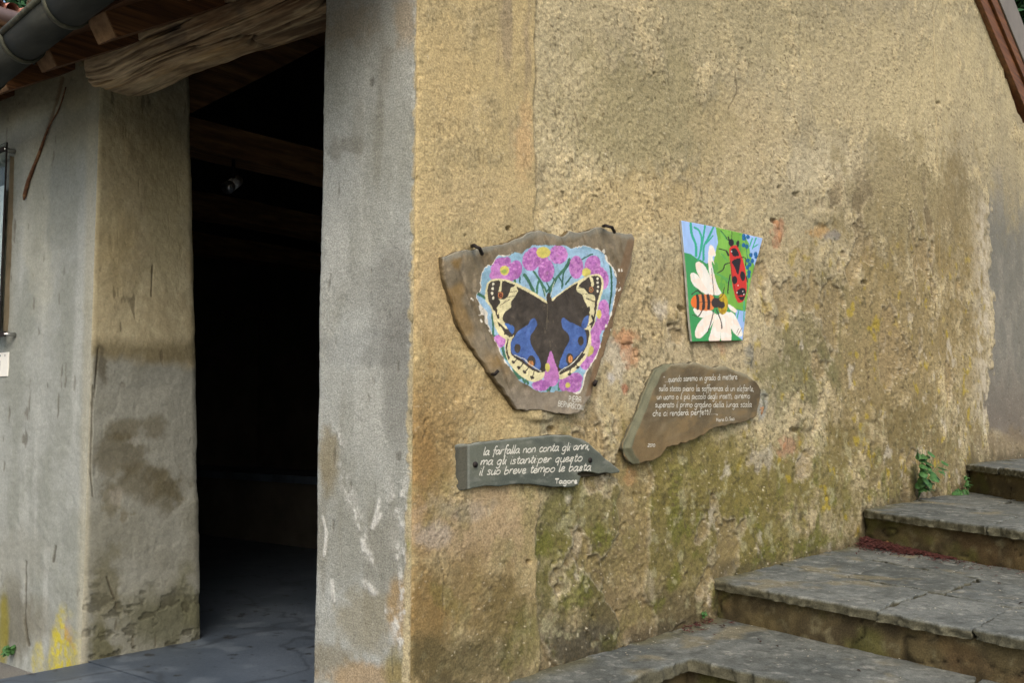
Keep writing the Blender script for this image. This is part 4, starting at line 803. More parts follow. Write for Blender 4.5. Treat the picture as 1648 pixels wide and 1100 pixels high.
# ================================================================== insect panel
fi = lambda X, Y: (1080+X/4.782, 340+Y/4.782)
ii = lambda x, y: ((x-1080)*4.782, (y-340)*4.782)
io = [(82,72),(340,122),(705,208),(672,330),(640,430),(612,540),(590,640),(575,760),(566,860),(550,995),(350,1000),(165,1005),(150,880),(140,760),(120,480),(95,230)]
def col_insect(u, v, px, py):
    C = np.broadcast_to(c(62, 152, 86), px.shape+(3,)).copy(); p = Paint(px, py, ii, C); x, y = p.x, p.y
    SKY = (158, 190, 236)
    p.poly(SKY, [(60,40),(340,105),(352,180),(362,240),(345,300),(330,380),(270,405),(240,380),(200,365),(150,330),(118,322),(60,300)], False)
    p.poly((116, 172, 62), [(342,100),(400,120),(560,165),(592,200),(602,300),(640,400),(620,560),(600,640),(575,770),(500,752),(440,725),(420,660),(340,560),(325,400),(345,300),(362,240)], False)
    n = fbm(u, v, 10, 4, 601)
    lg = np.abs(p.C-c(116, 172, 62)).sum(-1) < .01; p.C = np.where((lg & (n > .15))[..., None], c(128, 184, 74), p.C); p.C = np.where((lg & (n < -.3))[..., None], c(96, 160, 66), p.C)
    p.poly(SKY, [(552,150),(730,180),(650,440),(612,345),(598,250)], False); p.poly(SKY, [(500, 760), (580, 772), (565, 1010), (520, 970), (492, 860)], False)
    for w, pts in [(13, [(345, 480), (420, 520), (480, 600)]), (9, [(390, 330), (430, 380)]), (9, [(380, 150), (430, 220)])]: p.line((92, 166, 84), w, pts)
    T_ = (54, 168, 136)
    for w, pts in [(18, [(150, 90), (160, 180), (190, 260), (192, 345)]), (14, [(180, 125), (215, 150), (235, 210), (225, 320), (208, 375)]), (14, [(262, 108), (245, 220), (228, 310)]), (16, [(325, 125), (285, 210), (252, 275), (250, 375)]), (10, [(322, 190), (270, 250)]), (9, [(625, 210), (605, 270)]), (9, [(655, 205), (625, 290)]), (8, [(668, 255), (630, 280)]), (9, [(520, 770), (505, 830)]), (8, [(562, 690), (560, 850)])]: p.line(T_, w, pts)
    W = (238, 234, 222); W2 = (244, 226, 208)
    pet = [[(300,263),(325,275),(345,342),(318,352),(335,412),(312,385),(330,480),(360,580),(388,632),(335,645),(310,560),(292,470),(285,370),(290,300)], [(190,405),(215,388),(262,425),(300,510),(335,640),(290,620),(250,560),(200,470)], [(148,490),(175,474),(215,505),(270,590),(325,645),(270,642),(210,600),(165,560)],
           [(178,745),(300,765),(330,790),(240,822),(190,795)], [(325,790),(350,800),(322,860),(280,925),(225,978),(190,970),(185,920),(220,850),(265,810)], [(350,800),(395,790),(402,860),(382,930),(370,1003),(292,1003),(305,930),(325,860)], [(392,800),(440,775),(455,860),(462,1003),(388,1003),(385,900)], [(436,715),(500,755),(496,782),(455,760)], [(440,785),(480,788),(525,870),(552,955),(510,962),(470,920),(445,860)]]
    for k, q in enumerate(pet):
        kk = p.poly(W, q); a = fbm(p.x/100, p.y/100, 2.2, 2, 620+k); p.C = np.where((kk & (a > .1))[..., None], c(W2), p.C)
    p.ell((196, 166, 34), 398, 715, 40, 82); a = fbm(u, v, 60, 2, 640); k = np.abs(p.C-c(196, 166, 34)).sum(-1) < .01; p.C = np.where((k & (a > .1))[..., None], c(164, 130, 20), p.C)
    OR = (222, 128, 66); DK = (58, 48, 42)
    p.poly(OR, [(152,700),(165,665),(200,645),(260,640),(318,648),(335,700),(325,755),(260,768),(200,755),(165,735)]); p.poly((226, 112, 40), [(152, 700), (165, 665), (195, 652), (195, 745), (165, 735)])
    for xb in (205, 248, 288): p.line(DK, 22, [(xb-4, 650), (xb+3, 700), (xb, 750)]); 
    p.line(DK, 4, [(200, 700), (330, 700)])
    p.ell(DK, 345, 706, 34, 40); p.ell(DK, 385, 722, 30, 28)
    for w, pts in [(8, [(160, 640), (205, 612), (240, 640)]), (12, [(205, 610), (240, 640)]), (5, [(335, 670), (322, 560), (312, 440)]), (7, [(350, 680), (395, 650), (410, 590)]), (8, [(240, 760), (220, 800), (200, 812)]), (5, [(165, 800), (205, 812)]), (7, [(325, 765), (315, 830), (280, 935)]), (8, [(350, 760), (385, 850), (390, 905)])]: p.line(DK, w, pts)
    RD = (206, 48, 36); B2 = (36, 26, 28)
    p.poly(RD, [(448,290),(470,268),(500,262),(520,290),(545,350),(568,430),(582,540),(580,620),(562,685),(530,705),(505,690),(478,600),(462,480),(452,380)])
    p.ell(B2, 463, 242, 21, 28); p.line(B2, 12, [(440, 200), (448, 225)]) ; p.line(B2, 5, [(440, 225), (405, 175), (382, 148)]); p.line(B2, 5, [(468, 215), (468, 155)]); p.poly(B2, [(500, 250), (515, 225), (526, 240), (515, 278)])
    p.poly(B2, [(462, 298), (488, 285), (508, 300), (524, 342), (500, 350), (478, 345)]); p.line(RD, 7, [(455, 365), (490, 352), (545, 350)])
    p.poly(B2, [(468, 385), (534, 362), (528, 430), (515, 492), (488, 430)]); p.ell(B2, 490, 530, 20, 32); p.ell(B2, 551, 500, 19, 38, -8); p.poly(B2, [(510, 610), (562, 592), (576, 640), (550, 690), (515, 660)]); p.line(RD, 6, [(515, 500), (522, 600)])
    p.line(RD, 8, [(520, 655), (565, 650)]); p.line(B2, 4, [(458, 380), (470, 500), (500, 640)])
    for q in [(508, 628), (552, 618), (466, 310), (560, 640), (515, 572)]: p.ell((226, 214, 206), q[0], q[1], 5, 5)
    for w, pts in [(8, [(445, 340), (425, 305), (370, 290)]), (13, [(440, 340), (428, 310)]), (9, [(450, 398), (415, 412), (400, 450), (360, 475)]), (8, [(455, 490), (442, 560), (437, 635)]), (7, [(545, 355), (575, 365), (572, 420)]), (7, [(578, 500), (588, 550)])]: p.line(B2, w, pts)
    for q in [(560, 190), (592, 198), (560, 210), (558, 262), (583, 272), (614, 338), (650, 330), (655, 350), (592, 380), (625, 384), (588, 432), (605, 412), (600, 470), (598, 500)]: p.ell((20, 92, 150), q[0], q[1], 14, 17); p.ell((50, 130, 180), q[0]-4, q[1]-5, 4, 5)
    p.line((30, 110, 90), 5, [(575, 200), (580, 300), (595, 440), (585, 620)])
    for a_ in ([(505, 940), (520, 905)], [(515, 955), (545, 900)]): p.line((120, 60, 50), 4, a_)
    br = fbm(u+.2*v, v, 45, 3, 660, fx=1.4, fy=.5); return p.C*(.93+.06*n+.09*br)[..., None]
TI = .012
zero = lambda u, v: .0006*fbm(u, v, 6, 2, 650)
panel('painted_board', wall_pts(io, fi, -TI), (0, 0, 0), h=.0024, thick=TI, disp=zero, colf=col_insect, sidecol=(150, 150, 142), mat=MAT['board_face'], bevel=.0008, rough_edge=.0006, seed=2, **WALL,
    label='tapering flat panel painted with a red bug, a striped bee and white daisy petals', category='painted panel')

# ================================================================== text stone
ft = lambda X, Y: (990+X/5.788, 570+Y/5.788)
it_ = lambda x, y: ((x-990)*5.788, (y-570)*5.788)
to = [(480,95),(540,90),(640,88),(760,85),(840,105),(920,130),(1000,115),(1060,122),(1140,160),(1200,185),(1250,215),(1320,265),(1355,330),(1350,430),(1330,500),(1320,580),(1290,600),(1200,635),(1100,655),(930,685),(850,740),(740,800),(620,835),(480,870),(430,950),(350,990),(200,1035),(180,1020),(130,960),(105,880),(110,830),(150,750),(200,640),(260,480),(310,340),(360,220),(400,150)]
def col_text(u, v, px, py):
    x, y = it_(px, py); n = fbm(u, v, 8, 5, 701); n2 = fbm(u, v, 30, 4, 702); st = fbm(u+.3*v, v-.2*u, 22, 4, 703, fx=.4, fy=1.3)
    C = mix(np.broadcast_to(c(112, 100, 76), px.shape+(3,)), c(92, 82, 62), ss(-.3, .4, n)); C = mix(C, c(126, 106, 72), .6*ss(.0, .5, st)); C = mix(C, c(84, 70, 48), .5*ss(.1, .5, -st))
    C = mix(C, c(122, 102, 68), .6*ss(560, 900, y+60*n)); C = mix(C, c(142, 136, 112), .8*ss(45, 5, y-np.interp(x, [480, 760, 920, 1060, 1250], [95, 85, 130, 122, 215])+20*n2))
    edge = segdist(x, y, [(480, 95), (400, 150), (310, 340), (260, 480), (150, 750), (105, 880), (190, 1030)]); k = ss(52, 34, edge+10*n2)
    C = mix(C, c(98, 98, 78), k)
    return C*(1+.16*n2)[..., None]
TT = .03
def disp_t(u, v):
    P = np.stack([u, np.full_like(u, -TT), v], -1); px, py = proj(P); x, y = it_(px, py)
    edge = segdist(x, y, [(480, 95), (400, 150), (310, 340), (260, 480), (150, 750), (105, 880), (190, 1030)])
    return .004*fbm(u, v, 5, 4, 711)+.002*fbm(u, v, 24, 4, 712)-.016*ss(46, 8, edge)
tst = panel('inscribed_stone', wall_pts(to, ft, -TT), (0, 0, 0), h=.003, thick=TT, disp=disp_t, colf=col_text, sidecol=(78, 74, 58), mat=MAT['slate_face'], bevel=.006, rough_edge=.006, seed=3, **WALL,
    label='irregular brown stone plaque with white handwritten lines below the insect panel', category='stone plaque')
LT = dict(f=ft, plane_y=-TT, disp=disp_t, parent=tst, T=TT, slant=.12, w=.0034)
for txt, a, b, h in [('"....quando saremo in grado di mettere', (445, 262), (1135, 236), 30), ('sullo stesso piano la sofferenza di un elefante,', (402, 345), (1290, 346), 30), ('un uomo o il più piccolo degli insetti, avremo'.replace('ù', 'u`'), (382, 424), (1248, 414), 30), ('superato il primo gradino della lunga scala', (366, 498), (1266, 494), 30), ('che ci rendera` perfetti!....,,', (346, 580), (958, 562), 31)]:
    lettering('lettering', txt, a, b, h, **LT)
LT['w'] = .0026
lettering('lettering', 'Maria Di Soci', (936, 633), (1110, 618), 18, **LT); lettering('lettering', '2010', (300, 866), (370, 866), 15, **LT)

# ================================================================== slate sign
fs_ = lambda X, Y: (720+X/5.683, 680+Y/5.683)
is_ = lambda x, y: ((x-720)*5.683, (y-680)*5.683)
so = [(100,215),(120,205),(400,175),(600,150),(800,135),(950,118),(1120,120),(1160,140),(1220,150),(1290,190),(1400,290),(1500,370),(1580,440),(1572,465),(1500,468),(1440,462),(1380,470),(1290,455),(1230,458),(1175,480),(1222,500),(1195,580),(1150,595),(950,590),(750,570),(620,570),(500,585),(350,585),(250,600),(130,635),(115,600),(110,400)]
def col_sign(u, v, px, py):
    x, y = is_(px, py); n = fbm(u, v, 8, 4, 801, fx=.5, fy=1.5); n2 = fbm(u, v, 50, 4, 802, fx=.4, fy=1.2)
    C = mix(np.broadcast_to(c(98, 102, 90), px.shape+(3,)), c(80, 86, 78), ss(-.3, .4, n)); C = mix(C, c(120, 122, 112), .5*ss(.1, .6, n2))
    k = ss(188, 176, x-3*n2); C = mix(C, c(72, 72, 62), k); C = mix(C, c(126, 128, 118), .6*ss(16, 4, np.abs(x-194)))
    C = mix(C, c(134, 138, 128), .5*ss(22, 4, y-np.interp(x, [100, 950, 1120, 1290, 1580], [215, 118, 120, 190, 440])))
    return C*(1+.12*n2)[..., None]
TS = .03
def disp_s(u, v):
    P = np.stack([u, np.full_like(u, -TS), v], -1); px, py = proj(P); x, y = is_(px, py)
    return .0015*fbm(u, v, 6, 3, 811)+.0009*fbm(u, v, 40, 3, 812)-.014*ss(186, 120, x)
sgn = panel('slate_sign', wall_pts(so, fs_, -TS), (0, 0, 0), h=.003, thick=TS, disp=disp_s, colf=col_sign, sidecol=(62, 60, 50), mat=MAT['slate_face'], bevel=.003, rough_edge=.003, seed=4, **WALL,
    label='grey slate strip pointing right with white cursive verse, below the butterfly slab', category='slate sign')
# dark panel under the broken corner, the hollow's shade put into its colour
panel('hollow_shade', wall_pts([(1150, 470), (1230, 440), (1400, 450), (1520, 455), (1470, 478), (1400, 492), (1290, 505), (1215, 500)], fs_, -TS), (0, 0, 0), h=.003, thick=TS-.016, disp=lambda u, v: .002*fbm(u, v, 30, 3, 5), colf=lambda u, v, px, py: np.broadcast_to(c(58, 52, 38), px.shape+(3,)).copy(), sidecol=(48, 42, 30), mat=MAT['slate_face'], root=sgn, rough_edge=.002, seed=5, **WALL)
LS = dict(f=fs_, plane_y=-TS, disp=disp_s, parent=sgn, T=TS, w=.0042, cursive=True, slant=.3)
for txt, a, b, h in [('la farfalla non conta gli anni,', (322, 300), (1300, 248), 40), ('ma gli istanti:per questo', (298, 392), (1228, 358), 41), ('il suo breve tempo le basta', (284, 486), (1312, 440), 41)]: lettering('lettering', txt, a, b, h, **LS)
LS.update(cursive=False, slant=0.05, w=.005); lettering('lettering', 'Tagore', (980, 563), (1188, 560), 26, **LS)
for hx, hy in [(250, 388), (1300, 348)]:
    a = hit(*fs_(hx, hy), 1, -TS); MB().tube([(a[0], -TS+.01, a[2]), (a[0], -TS-.006, a[2])], .0095, 8).build('screw', MAT['iron'], sgn, True)

# ------------------------------------------------------------------ stones showing in the plaster
side = bpy.data.objects['side_wall']
for i, (x, y, rx, rz_, m) in enumerate([(1323, 350, .085, .042, 'pebble'), (1256, 381, .028, .045, 'brick'), (1252, 362, .02, .03, 'brick'), (1402, 668, .05, .05, 'pebble'), (1290, 682, .1, .05, 'pebble'), (862, 667, .075, .03, 'pebble'), (1228, 650, .03, .055, 'mossy_pebble'), (1088, 508, .026, .038, 'pebble'), (1262, 720, .05, .04, 'brick'), (1010, 548, .05, .022, 'brick'), (1342, 385, .03, .022, 'mossy_pebble'), (1270, 893, .04, .06, 'pebble'), (1226, 660, .02, .03, 'brick')]):
    q = hit(x, y, 1, 0); lump('stone', (q[0], .016, q[2]), (rx, .022, rz_), MAT[m], side, i+20, n=12, amp=.35)

# ------------------------------------------------------------------ steps
steps = empty('stone_steps', (2, -.5, 0), kind='structure')
HF = dict(o=(0, 0, 0), e1=(1, 0, 0), e2=(0, 1, 0), nrm=(0, 0, 1))
def pave(outline, ztop, th, seed, tint=0, parent=None, h=.011):
    def col(u, v, px, py):
        n = fbm(u, v, 3, 4, 901+seed); n2 = fbm(u, v, 14, 5, 902+seed); n3 = fbm(u, v, 60, 3, 903)
        C = mix(np.broadcast_to(c(103+tint, 106+tint, 100+tint), px.shape+(3,)), c(84+tint, 88+tint, 84+tint), ss(-.3, .5, n)); C = mix(C, c(124, 127, 120), .6*ss(.1, .6, n2)); C = mix(C, c(72, 74, 68), .55*ss(.15, .6, -n2))
        C = mix(C, c(126, 116, 84), .5*ss(.3, .6, fbm(u, v, 5, 4, 904))); C = mix(C, c(92, 86, 50), .7*ss(.14, .0, -v+.02*n2)*ss(.3, -.1, n))
        C = mix(C, c(150, 150, 140), .5*ss(.35, .6, fbm(u, v, 34, 3, 906))); C = mix(C, c(60, 62, 56), .5*ss(.3, .55, fbm(u, v, 40, 3, 907)))
        return .93*C*(1+.26*n3)[..., None]
    dp = lambda u, v: .004*fbm(u, v, 2.2, 4, 911+seed)+.003*fbm(u, v, 12, 5, 912+seed)+.003*ss(.1, .2, fbm(u, v, 4, 4, 913+seed, fx=.5, fy=1.4))
    return adopt(panel('paving_slab', outline, h=h, thick=th, disp=dp, colf=col, sidecol=(84, 82, 66), mat=MAT['paving'], rough_edge=.02, bevel=.004, seed=seed, **{**HF, 'o': (0, 0, ztop-th)}), steps)
def inset(poly, g=.0035):
    P = np.array(poly); cen = P.mean(0); return cen+(P-cen)*(1-g/np.hypot(*(P-cen).T).mean())
def tread(front, back, cuts, z, th, seed, y_ext=None):
    """front/back: polylines (x as function of y, from the wall outwards); cuts: rows of [fraction along depth], joints"""
    fy_ = [p[1] for p in front][::-1]; fx_ = [p[0] for p in front][::-1]; by = [p[1] for p in back][::-1]; bx = [p[0] for p in back][::-1]
    F = lambda y: np.interp(y, fy_, fx_); B = lambda y: np.interp(y, by, bx); k = 0
    for (t0, t1, joints) in cuts:
        for ya, yb in zip(joints[:-1], joints[1:]):
            ja, jb = ya, yb; sk = .02*random.uniform(-1, 1)
            q = []
            for y in np.linspace(ja, jb, 6): q.append((F(y)+(B(y)-F(y))*t0+random.uniform(-.006, .006), y))
            for y in np.linspace(jb+(sk if jb > joints[-1] else 0), ja+(sk if ja < joints[0] else 0), 6): q.append((F(y)+(B(y)-F(y))*t1+random.uniform(-.006, .006), y))
            pave(inset(q), z+random.uniform(-.002, .003), th, seed+k, random.randint(-7, 7)); k += 1
S2 = [(1.875, .01), (1.79, -.25), (1.66, -.67), (1.43, -1.37), (1.05, -2.6)]
j_a = hit(1397, 992, 2, .165)[1]; j_b = hit(1562, 1017, 2, .165)[1]
S3 = [(3.645, .01), (3.40, -.35), (3.20, -.7), (3.024, -1.0), (2.2, -2.6)]
S4 = [(5.67, .01), (5.3, -.25), (4.77, -.6), (3.6, -1.6), (2.9, -2.6)]
S5 = [(7.6, .01), (7.4, -1), (7.2, -2.6)]
off = lambda S, d: [(x+d, y) for x, y in S]
# landing (z=0) and the ledge running along the wall
a = hit(1110, 1062, 2, 0)
corner = (a[0], a[1]); LN = [corner, (hit(1275, 1100, 2, 0)[0], -.74), (.93, -1.5), (.8, -2.6)]
pave([(-.02, .0), (.8, .0), (1.6, .0), (1.925, .01), (1.84, -.25), (1.71, -.67), (1.54, -1.2), (.97, -1.2), LN[1], ((LN[1][0]+corner[0])/2+.004, (LN[1][1]+corner[1])/2), (corner[0], a[1]), (.9, a[1]-.004), (.5, a[1]+.003), (-.02, a[1])], .003, .045, 951)
LNf = [(1.205, .0), (1.15, -.15), corner]+LN[1:]
tread([(1.21, .0), (1.15, -.15)]+[corner]+LN[1:], off(S2, .06), [(0, .97, [-1.205, -1.9, -2.5])], 0, .045, 960)
tread(S2, off(S3, .05), [(0, .36, [0.01, j_a, j_b, -1.9, -2.6]), (.365, .7, [.01, -.42, -.9, -1.6, -2.6]), (.705, .985, [.01, -.3, -.75, -1.3, -2.6])], .17, .038, 970)
tread(S3, off(S4, .05), [(0, .45, [.01, hit(1574, 853, 2, .36)[1], -1.3, -2.6]), (.455, .985, [.01, -.5, -1.2, -2.6])], .362, .042, 985)
tread(S4, off(S5, .05), [(0, .5, [.01, -.35, -1.1, -2.6]), (.505, .99, [.01, -.6, -1.4, -2.6])], .56, .042, 992)
def riser(S, z0, z1, setback, seed, name='riser'):
    ys_ = np.arange(.0, -2.6, -.012); P_y = [p[1] for p in S][::-1]; P_x = [p[0] for p in S][::-1]
    Yr, Zr_ = np.meshgrid(ys_, np.linspace(z0, z1, 16)); Xr = np.interp(Yr, P_y, P_x)+setback+.014*fbm(Yr, Zr_, 6, 4, seed)+.006*fbm(Yr, Zr_, 30, 3, seed+1)
    block = ss(.04, .0, np.abs(fbm(Yr, Zr_*2, 3.5, 2, seed+4))); Xr = Xr+.012*block
    C = mix(np.broadcast_to(c(92, 82, 56), Yr.shape+(3,)), c(70, 62, 44), ss(-.3, .4, fbm(Yr, Zr_, 7, 4, seed+2))); C = mix(C, c(118, 112, 86), .55*ss(.2, .5, fbm(Yr, Zr_, 25, 4, seed+3))); C = mix(C, c(100, 78, 50), .35*ss(.25, .5, fbm(Yr, Zr_, 4, 3, seed+5))); C = mix(C, c(84, 88, 40), .5*ss(.2, .5, fbm(Yr, Zr_, 5, 3, seed+6)))
    C = mix(C, c(36, 30, 20), .7*block)
    adopt(grid_mesh(name, np.stack([Xr, Yr, Zr_], -1), C, MAT['plaster'], flip=False), steps)
riser(S2, -.02, .135, .035, 1010); riser(S3, .15, .325, .04, 1020); riser(S4, .34, .525, .045, 1030)
riser(LNf, -.36, -.04, .04, 1040)
# riser of the ledge (faces away from the wall)
xs = np.arange(-.02, corner[0]+.05, .012); Xq, Zq = np.meshgrid(xs, np.linspace(-.36, -.04, 14)); Yq = a[1]+.04+.01*fbm(Xq, Zq, 8, 3, 1050)
Cq = mix(np.broadcast_to(c(84, 74, 50), Xq.shape+(3,)), c(60, 54, 38), ss(-.3, .4, fbm(Xq, Zq, 8, 4, 1051)))
adopt(grid_mesh('riser', np.stack([Xq, Yq, Zq], -1), Cq, MAT['plaster']), steps)
def core(name, S, z0, z1, back):
    n = len(S); mb = MB(); P = [(x+.075, y) for x, y in S]+[(back, S[-1][1]), (back, S[0][1])]; n = len(P)
    mb.add([(x, y, z0) for x, y in P]+[(x, y, z1) for x, y in P], [tuple(range(n)), tuple(range(n, 2*n))[::-1]]+[(i, n+i, n+(i+1) % n, (i+1) % n) for i in range(n)]); adopt(mb.build(name, MAT['riser'], None), steps)
core('step_core', LNf, -.36, -.047, 7.6); core('step_core', S2, -.06, .128, 7.62); core('step_core', S3, .1, .316, 7.64); core('step_core', S4, .3, .514, 7.66)
MB().box((-.0, -.262, -.36), (1.2, .02, -.047)).build('ledge_core', MAT['riser'], None); adopt(bpy.data.objects['ledge_core'], steps)
# lower step beside the ledge
pave([(.45, a[1]+.05), (1.2, a[1]+.05), (1.15, -1.0), (1.1, -2.6), (.2, -2.6), (.42, -1.0)], -.165, .04, 998)
MB().box((.5, -2.6, -.36), (1.2, a[1]+.04, -.206)).build('lower_step_core', MAT['riser'], None); adopt(bpy.data.objects['lower_step_core'], steps)

# ------------------------------------------------------------------ fallen things on the steps
def scatter(name, spots, size, mat, label, cat, thin=.3, curl=.3, **p):
    V = []; Fq = []
    for (x, y, z) in spots:
        s = size*random.uniform(.6, 1.4); a = random.uniform(0, 6.28); u_ = np.array([math.cos(a), math.sin(a), random.uniform(-curl, curl)]); w_ = np.array([-math.sin(a), math.cos(a), random.uniform(-curl, curl)])*thin
        o = len(V); b = np.array([x, y, z]); k = np.array([0, 0, s*curl*.6])
        V += [b-u_*s, b-w_*s*.9+k, b+w_*s*.9+k, b+u_*s*.9, b+k*1.8]
        Fq += [(o, o+1, o+4), (o+1, o+3, o+4), (o+3, o+2, o+4), (o+2, o, o+4)]
    m = MB(); m.add(V, Fq); return m.build(name, mat, None, False, kind='stuff', label=label, category=cat)
sp = []
P_y = [p[1] for p in S3][::-1]; P_x = [p[0] for p in S3][::-1]
for i in range(2600):
    t = random.random()**1.25; y = -.02-.60*t; wd = (.19*(1-t)**.6+.012)*(1+.35*math.sin(y*31)+.2*math.sin(y*77)); x = np.interp(y, P_y, P_x)+.02-abs(random.gauss(0, .5))*wd; sp.append((x, y, .178+.035*random.random()*(1-t)))
for i in range(260):
    y = -random.random()*.9; q = [p[1] for p in S4][::-1]; sp.append((np.interp(y, q, [p[0] for p in S4][::-1])-random.random()*.1, y-.3, .368+.01*random.random()))
for i in range(70):
    sp.append((1.72+random.uniform(-.22, .1), -abs(random.gauss(0, .05))-.01, .012))
for i in range(260):
    y = -abs(random.gauss(0, .5)); sp.append((np.interp(y, P_y, P_x)-abs(random.gauss(0, .13)), y, .179))
scatter('leaf_litter', sp, .013, MAT['redleaf'], 'dark red dry leaf litter drifted against the stair risers', 'leaf litter', .35)
fk = []
for z, lo, hi_, n in [(.006, (.1, -1.3), (1.9, -.01), 260), (.177, (1.6, -1.8), (3.6, -.01), 330), (.369, (3.2, -1.6), (5.6, -.01), 200), (.567, (4.8, -1.3), (7.4, -.01), 90)]:
    for i in range(n):
        x = random.uniform(lo[0], hi_[0]); y = lo[1]+(hi_[1]-lo[1])*(random.random()**.6)
        S = {.006: LNf, .177: S2, .369: S3, .567: S4}[z]
        if z == .006 and x < corner[0]+.1 and y < a[1]+.02: continue
        if x < np.interp(y, [p[1] for p in S][::-1], [p[0] for p in S][::-1])+.02 and not (z == .006 and y > a[1]+.02): continue
        fk.append((x, y, z))
scatter('fallen_petals', fk, .0045, MAT['fleck'], 'tiny pale petals and grit scattered over the stair slabs', 'petals', .6, .2)
dk = [tuple(hit(x, y, 2, z)) for x, y, z in [(1220, 1030, .008), (1224, 1034, .008), (1251, 1041, .008), (1160, 1009, .008), (1382, 1080, .008), (1643, 972, .18), (1608, 940, .18), (1120, 1003, .01), (1165, 1008, .01), (1115, 1001, .01)]]
scatter('twig_bits', [d for d in dk for _ in range(3)], .012, MAT['dark_fleck'], 'few dark twig bits and seed husks lying on the lower steps', 'twigs', .4)
def leaf(name, pos, L, W, yaw, pitch, mat, parent=None, **p):
    n = 5; vs = []; fs = []; d = Vector((math.cos(yaw)*math.cos(pitch), math.sin(yaw)*math.cos(pitch), math.sin(pitch))); s = Vector((-math.sin(yaw), math.cos(yaw), 0)); u = d.cross(s)*-1
    for i in range(n+1):
        t = i/n; w = W*math.sin(math.pi*min(1, t*.92+.04))**.8; m_ = Vector(pos)+d*L*t-u*(-.25*L*t*t)
        vs += [m_-s*w/2+u*w*.2, m_, m_+s*w/2+u*w*.2]
    for i in range(n):
        for k in range(2): fs.append((i*3+k, i*3+k+1, i*3+k+4, i*3+k+3))
    mb = MB(); mb.add(vs, fs); o = mb.build(name, mat, parent, True)
    for k, v in p.items(): o[k] = v
    return o
q = hit(1447, 872, 2, .20); leaf('fallen_leaf', q, .10, .05, 2.6, .25, MAT['dryleaf'], label='single curled tan leaf lying on the red leaf litter below the second riser', category='leaf')
q = hit(1411, 886, 2, .18); leaf('white_scrap', q, .035, .02, .6, .05, MAT['fleck'], label='small white scrap at the left end of the red leaf litter', category='scrap')

for i, (x, y) in enumerate([(1500, 886), (1425, 876)]):
    q = hit(x, y, 2, .195); leaf('fallen_leaf', q, .06, .03, 1.2+i*2, .1, MAT['dryleaf'], label=['small tan leaf on the right tail of the red leaf litter', 'small tan leaf on the left end of the red leaf litter'][i], category='leaf')
# ---- weeds at the wall foot
def weed(base, n, H, spread, label, leafs=(5, 8), L=.05, seed=1):
    random.seed(seed); r = empty('weed', base, label=label, category='plant')
    for i in range(n):
        a = random.uniform(math.pi*1.05, math.pi*1.95); lean = random.uniform(.2, 1)*spread; pts = []; top = Vector((math.cos(a)*lean*1.2, -abs(math.sin(a))*lean*.5, H*random.uniform(.5, 1)))
        for k in range(5): t = k/4; pts.append(Vector((top.x*t*t, top.y*t, top.z*t*(1.15-.15*t))))
        MB().tube(pts, [.0022, .002, .0018, .0015, .001], 5).build('stem', MAT['weed'], r, True)
        for k in range(random.randint(*leafs)):
            t = random.uniform(.3, 1); q = Vector((top.x*t*t, top.y*t, top.z*t)); leaf('leaf', q, L*random.uniform(.7, 1.3), L*random.uniform(.6, .95), random.uniform(math.pi*.9, math.pi*1.8), random.uniform(-1.25, .1), MAT['weed'], r)
    random.seed(seed+99); return r
b = hit(1478, 802, 1, -.01); weed(tuple(b), 11, .36, .30, 'taller leafy green weed growing out of the wall above the third step', (4, 7), .06, 3)
b = hit(1535, 800, 1, -.03); weed(tuple(b), 7, .06, .22, 'low creeping weed on the wall foot at the back of the third step', (4, 7), .05, 5)
b = hit(1558, 786, 1, -.05); weed((b[0]-.05, b[1], b[2]), 4, .1, .06, 'tiny weed tuft in the corner below the topmost riser', (3, 5), .035, 8)
b = hit(1133, 992, 1, -.015); weed(tuple(b), 3, .025, .03, 'very small green sprout at the wall foot beside the lowest riser', (2, 4), .018, 9)
b = hit(8, 1052, 0, -.03); weed(tuple(b), 7, .05, .08, 'small green weed at the foot of the left pier by the road', (4, 6), .03, 12)

# ------------------------------------------------------------------ things on the left pier
bar = smooth([(106, 140), (95, 175), (78, 205), (62, 250), (46, 290), (38, 322)], 3)
MB().tube([tuple(hit(x, y, 0, -.012)) for x, y in bar], list(np.interp(np.arange(len(bar)), [0, 5, 9, len(bar)-2, len(bar)-1], [.003, .004, .008, .010, .004])), 6).build('rusty_bar', MAT['rust'], None, True, label='thin rusty iron bar leaning diagonally down the left pier', category='bar')
nb = empty('notice_board', tuple(hit(3, 400, 0, 0)), label='clear acrylic notice panel held off the left pier by two bolts over an ornate poster', category='notice board')
y_e = hit(3, 400, 0, -.060)[1]; zt = hit(4, 232, 0, -.055)[2]; zb = hit(4, 553, 0, -.055)[2]
adopt(MB().box((-.06, y_e, zb), (-.053, y_e+.9, zt)).build('acrylic_sheet', MAT['acrylic'], None), nb)
adopt(MB().box((-.0605, y_e-.003, zb), (-.0525, y_e, zt)).build('sheet_edge', MAT['iron'], None), nb)
adopt(MB().box((-.051, y_e+.018, hit(0, 535, 0, -.055)[2]), (-.048, y_e+.8, hit(0, 300, 0, -.055)[2])).build('white_sheet', MAT['plate'], None), nb)
py0 = hit(18, 400, 0, 0)[1]
GXp, GZp = np.meshgrid(np.linspace(py0, py0+.8, 200), np.linspace(hit(18, 528, 0, 0)[2], hit(18, 258, 0, 0)[2], 260))
orn = fbm(GXp, GZp, 14, 3, 1201); line_ = ss(.10, .03, np.abs(orn))+ss(.08, .02, np.abs(fbm(GXp, GZp, 22, 2, 1203)-.1))
Cp = mix(np.broadcast_to(c(138, 140, 130), GXp.shape+(3,)), c(78, 84, 88), np.clip(line_, 0, 1)*.8); Cp = mix(Cp, c(84, 78, 70), ss(.1, .3, fbm(GXp, GZp, 3, 2, 1204))*.5)
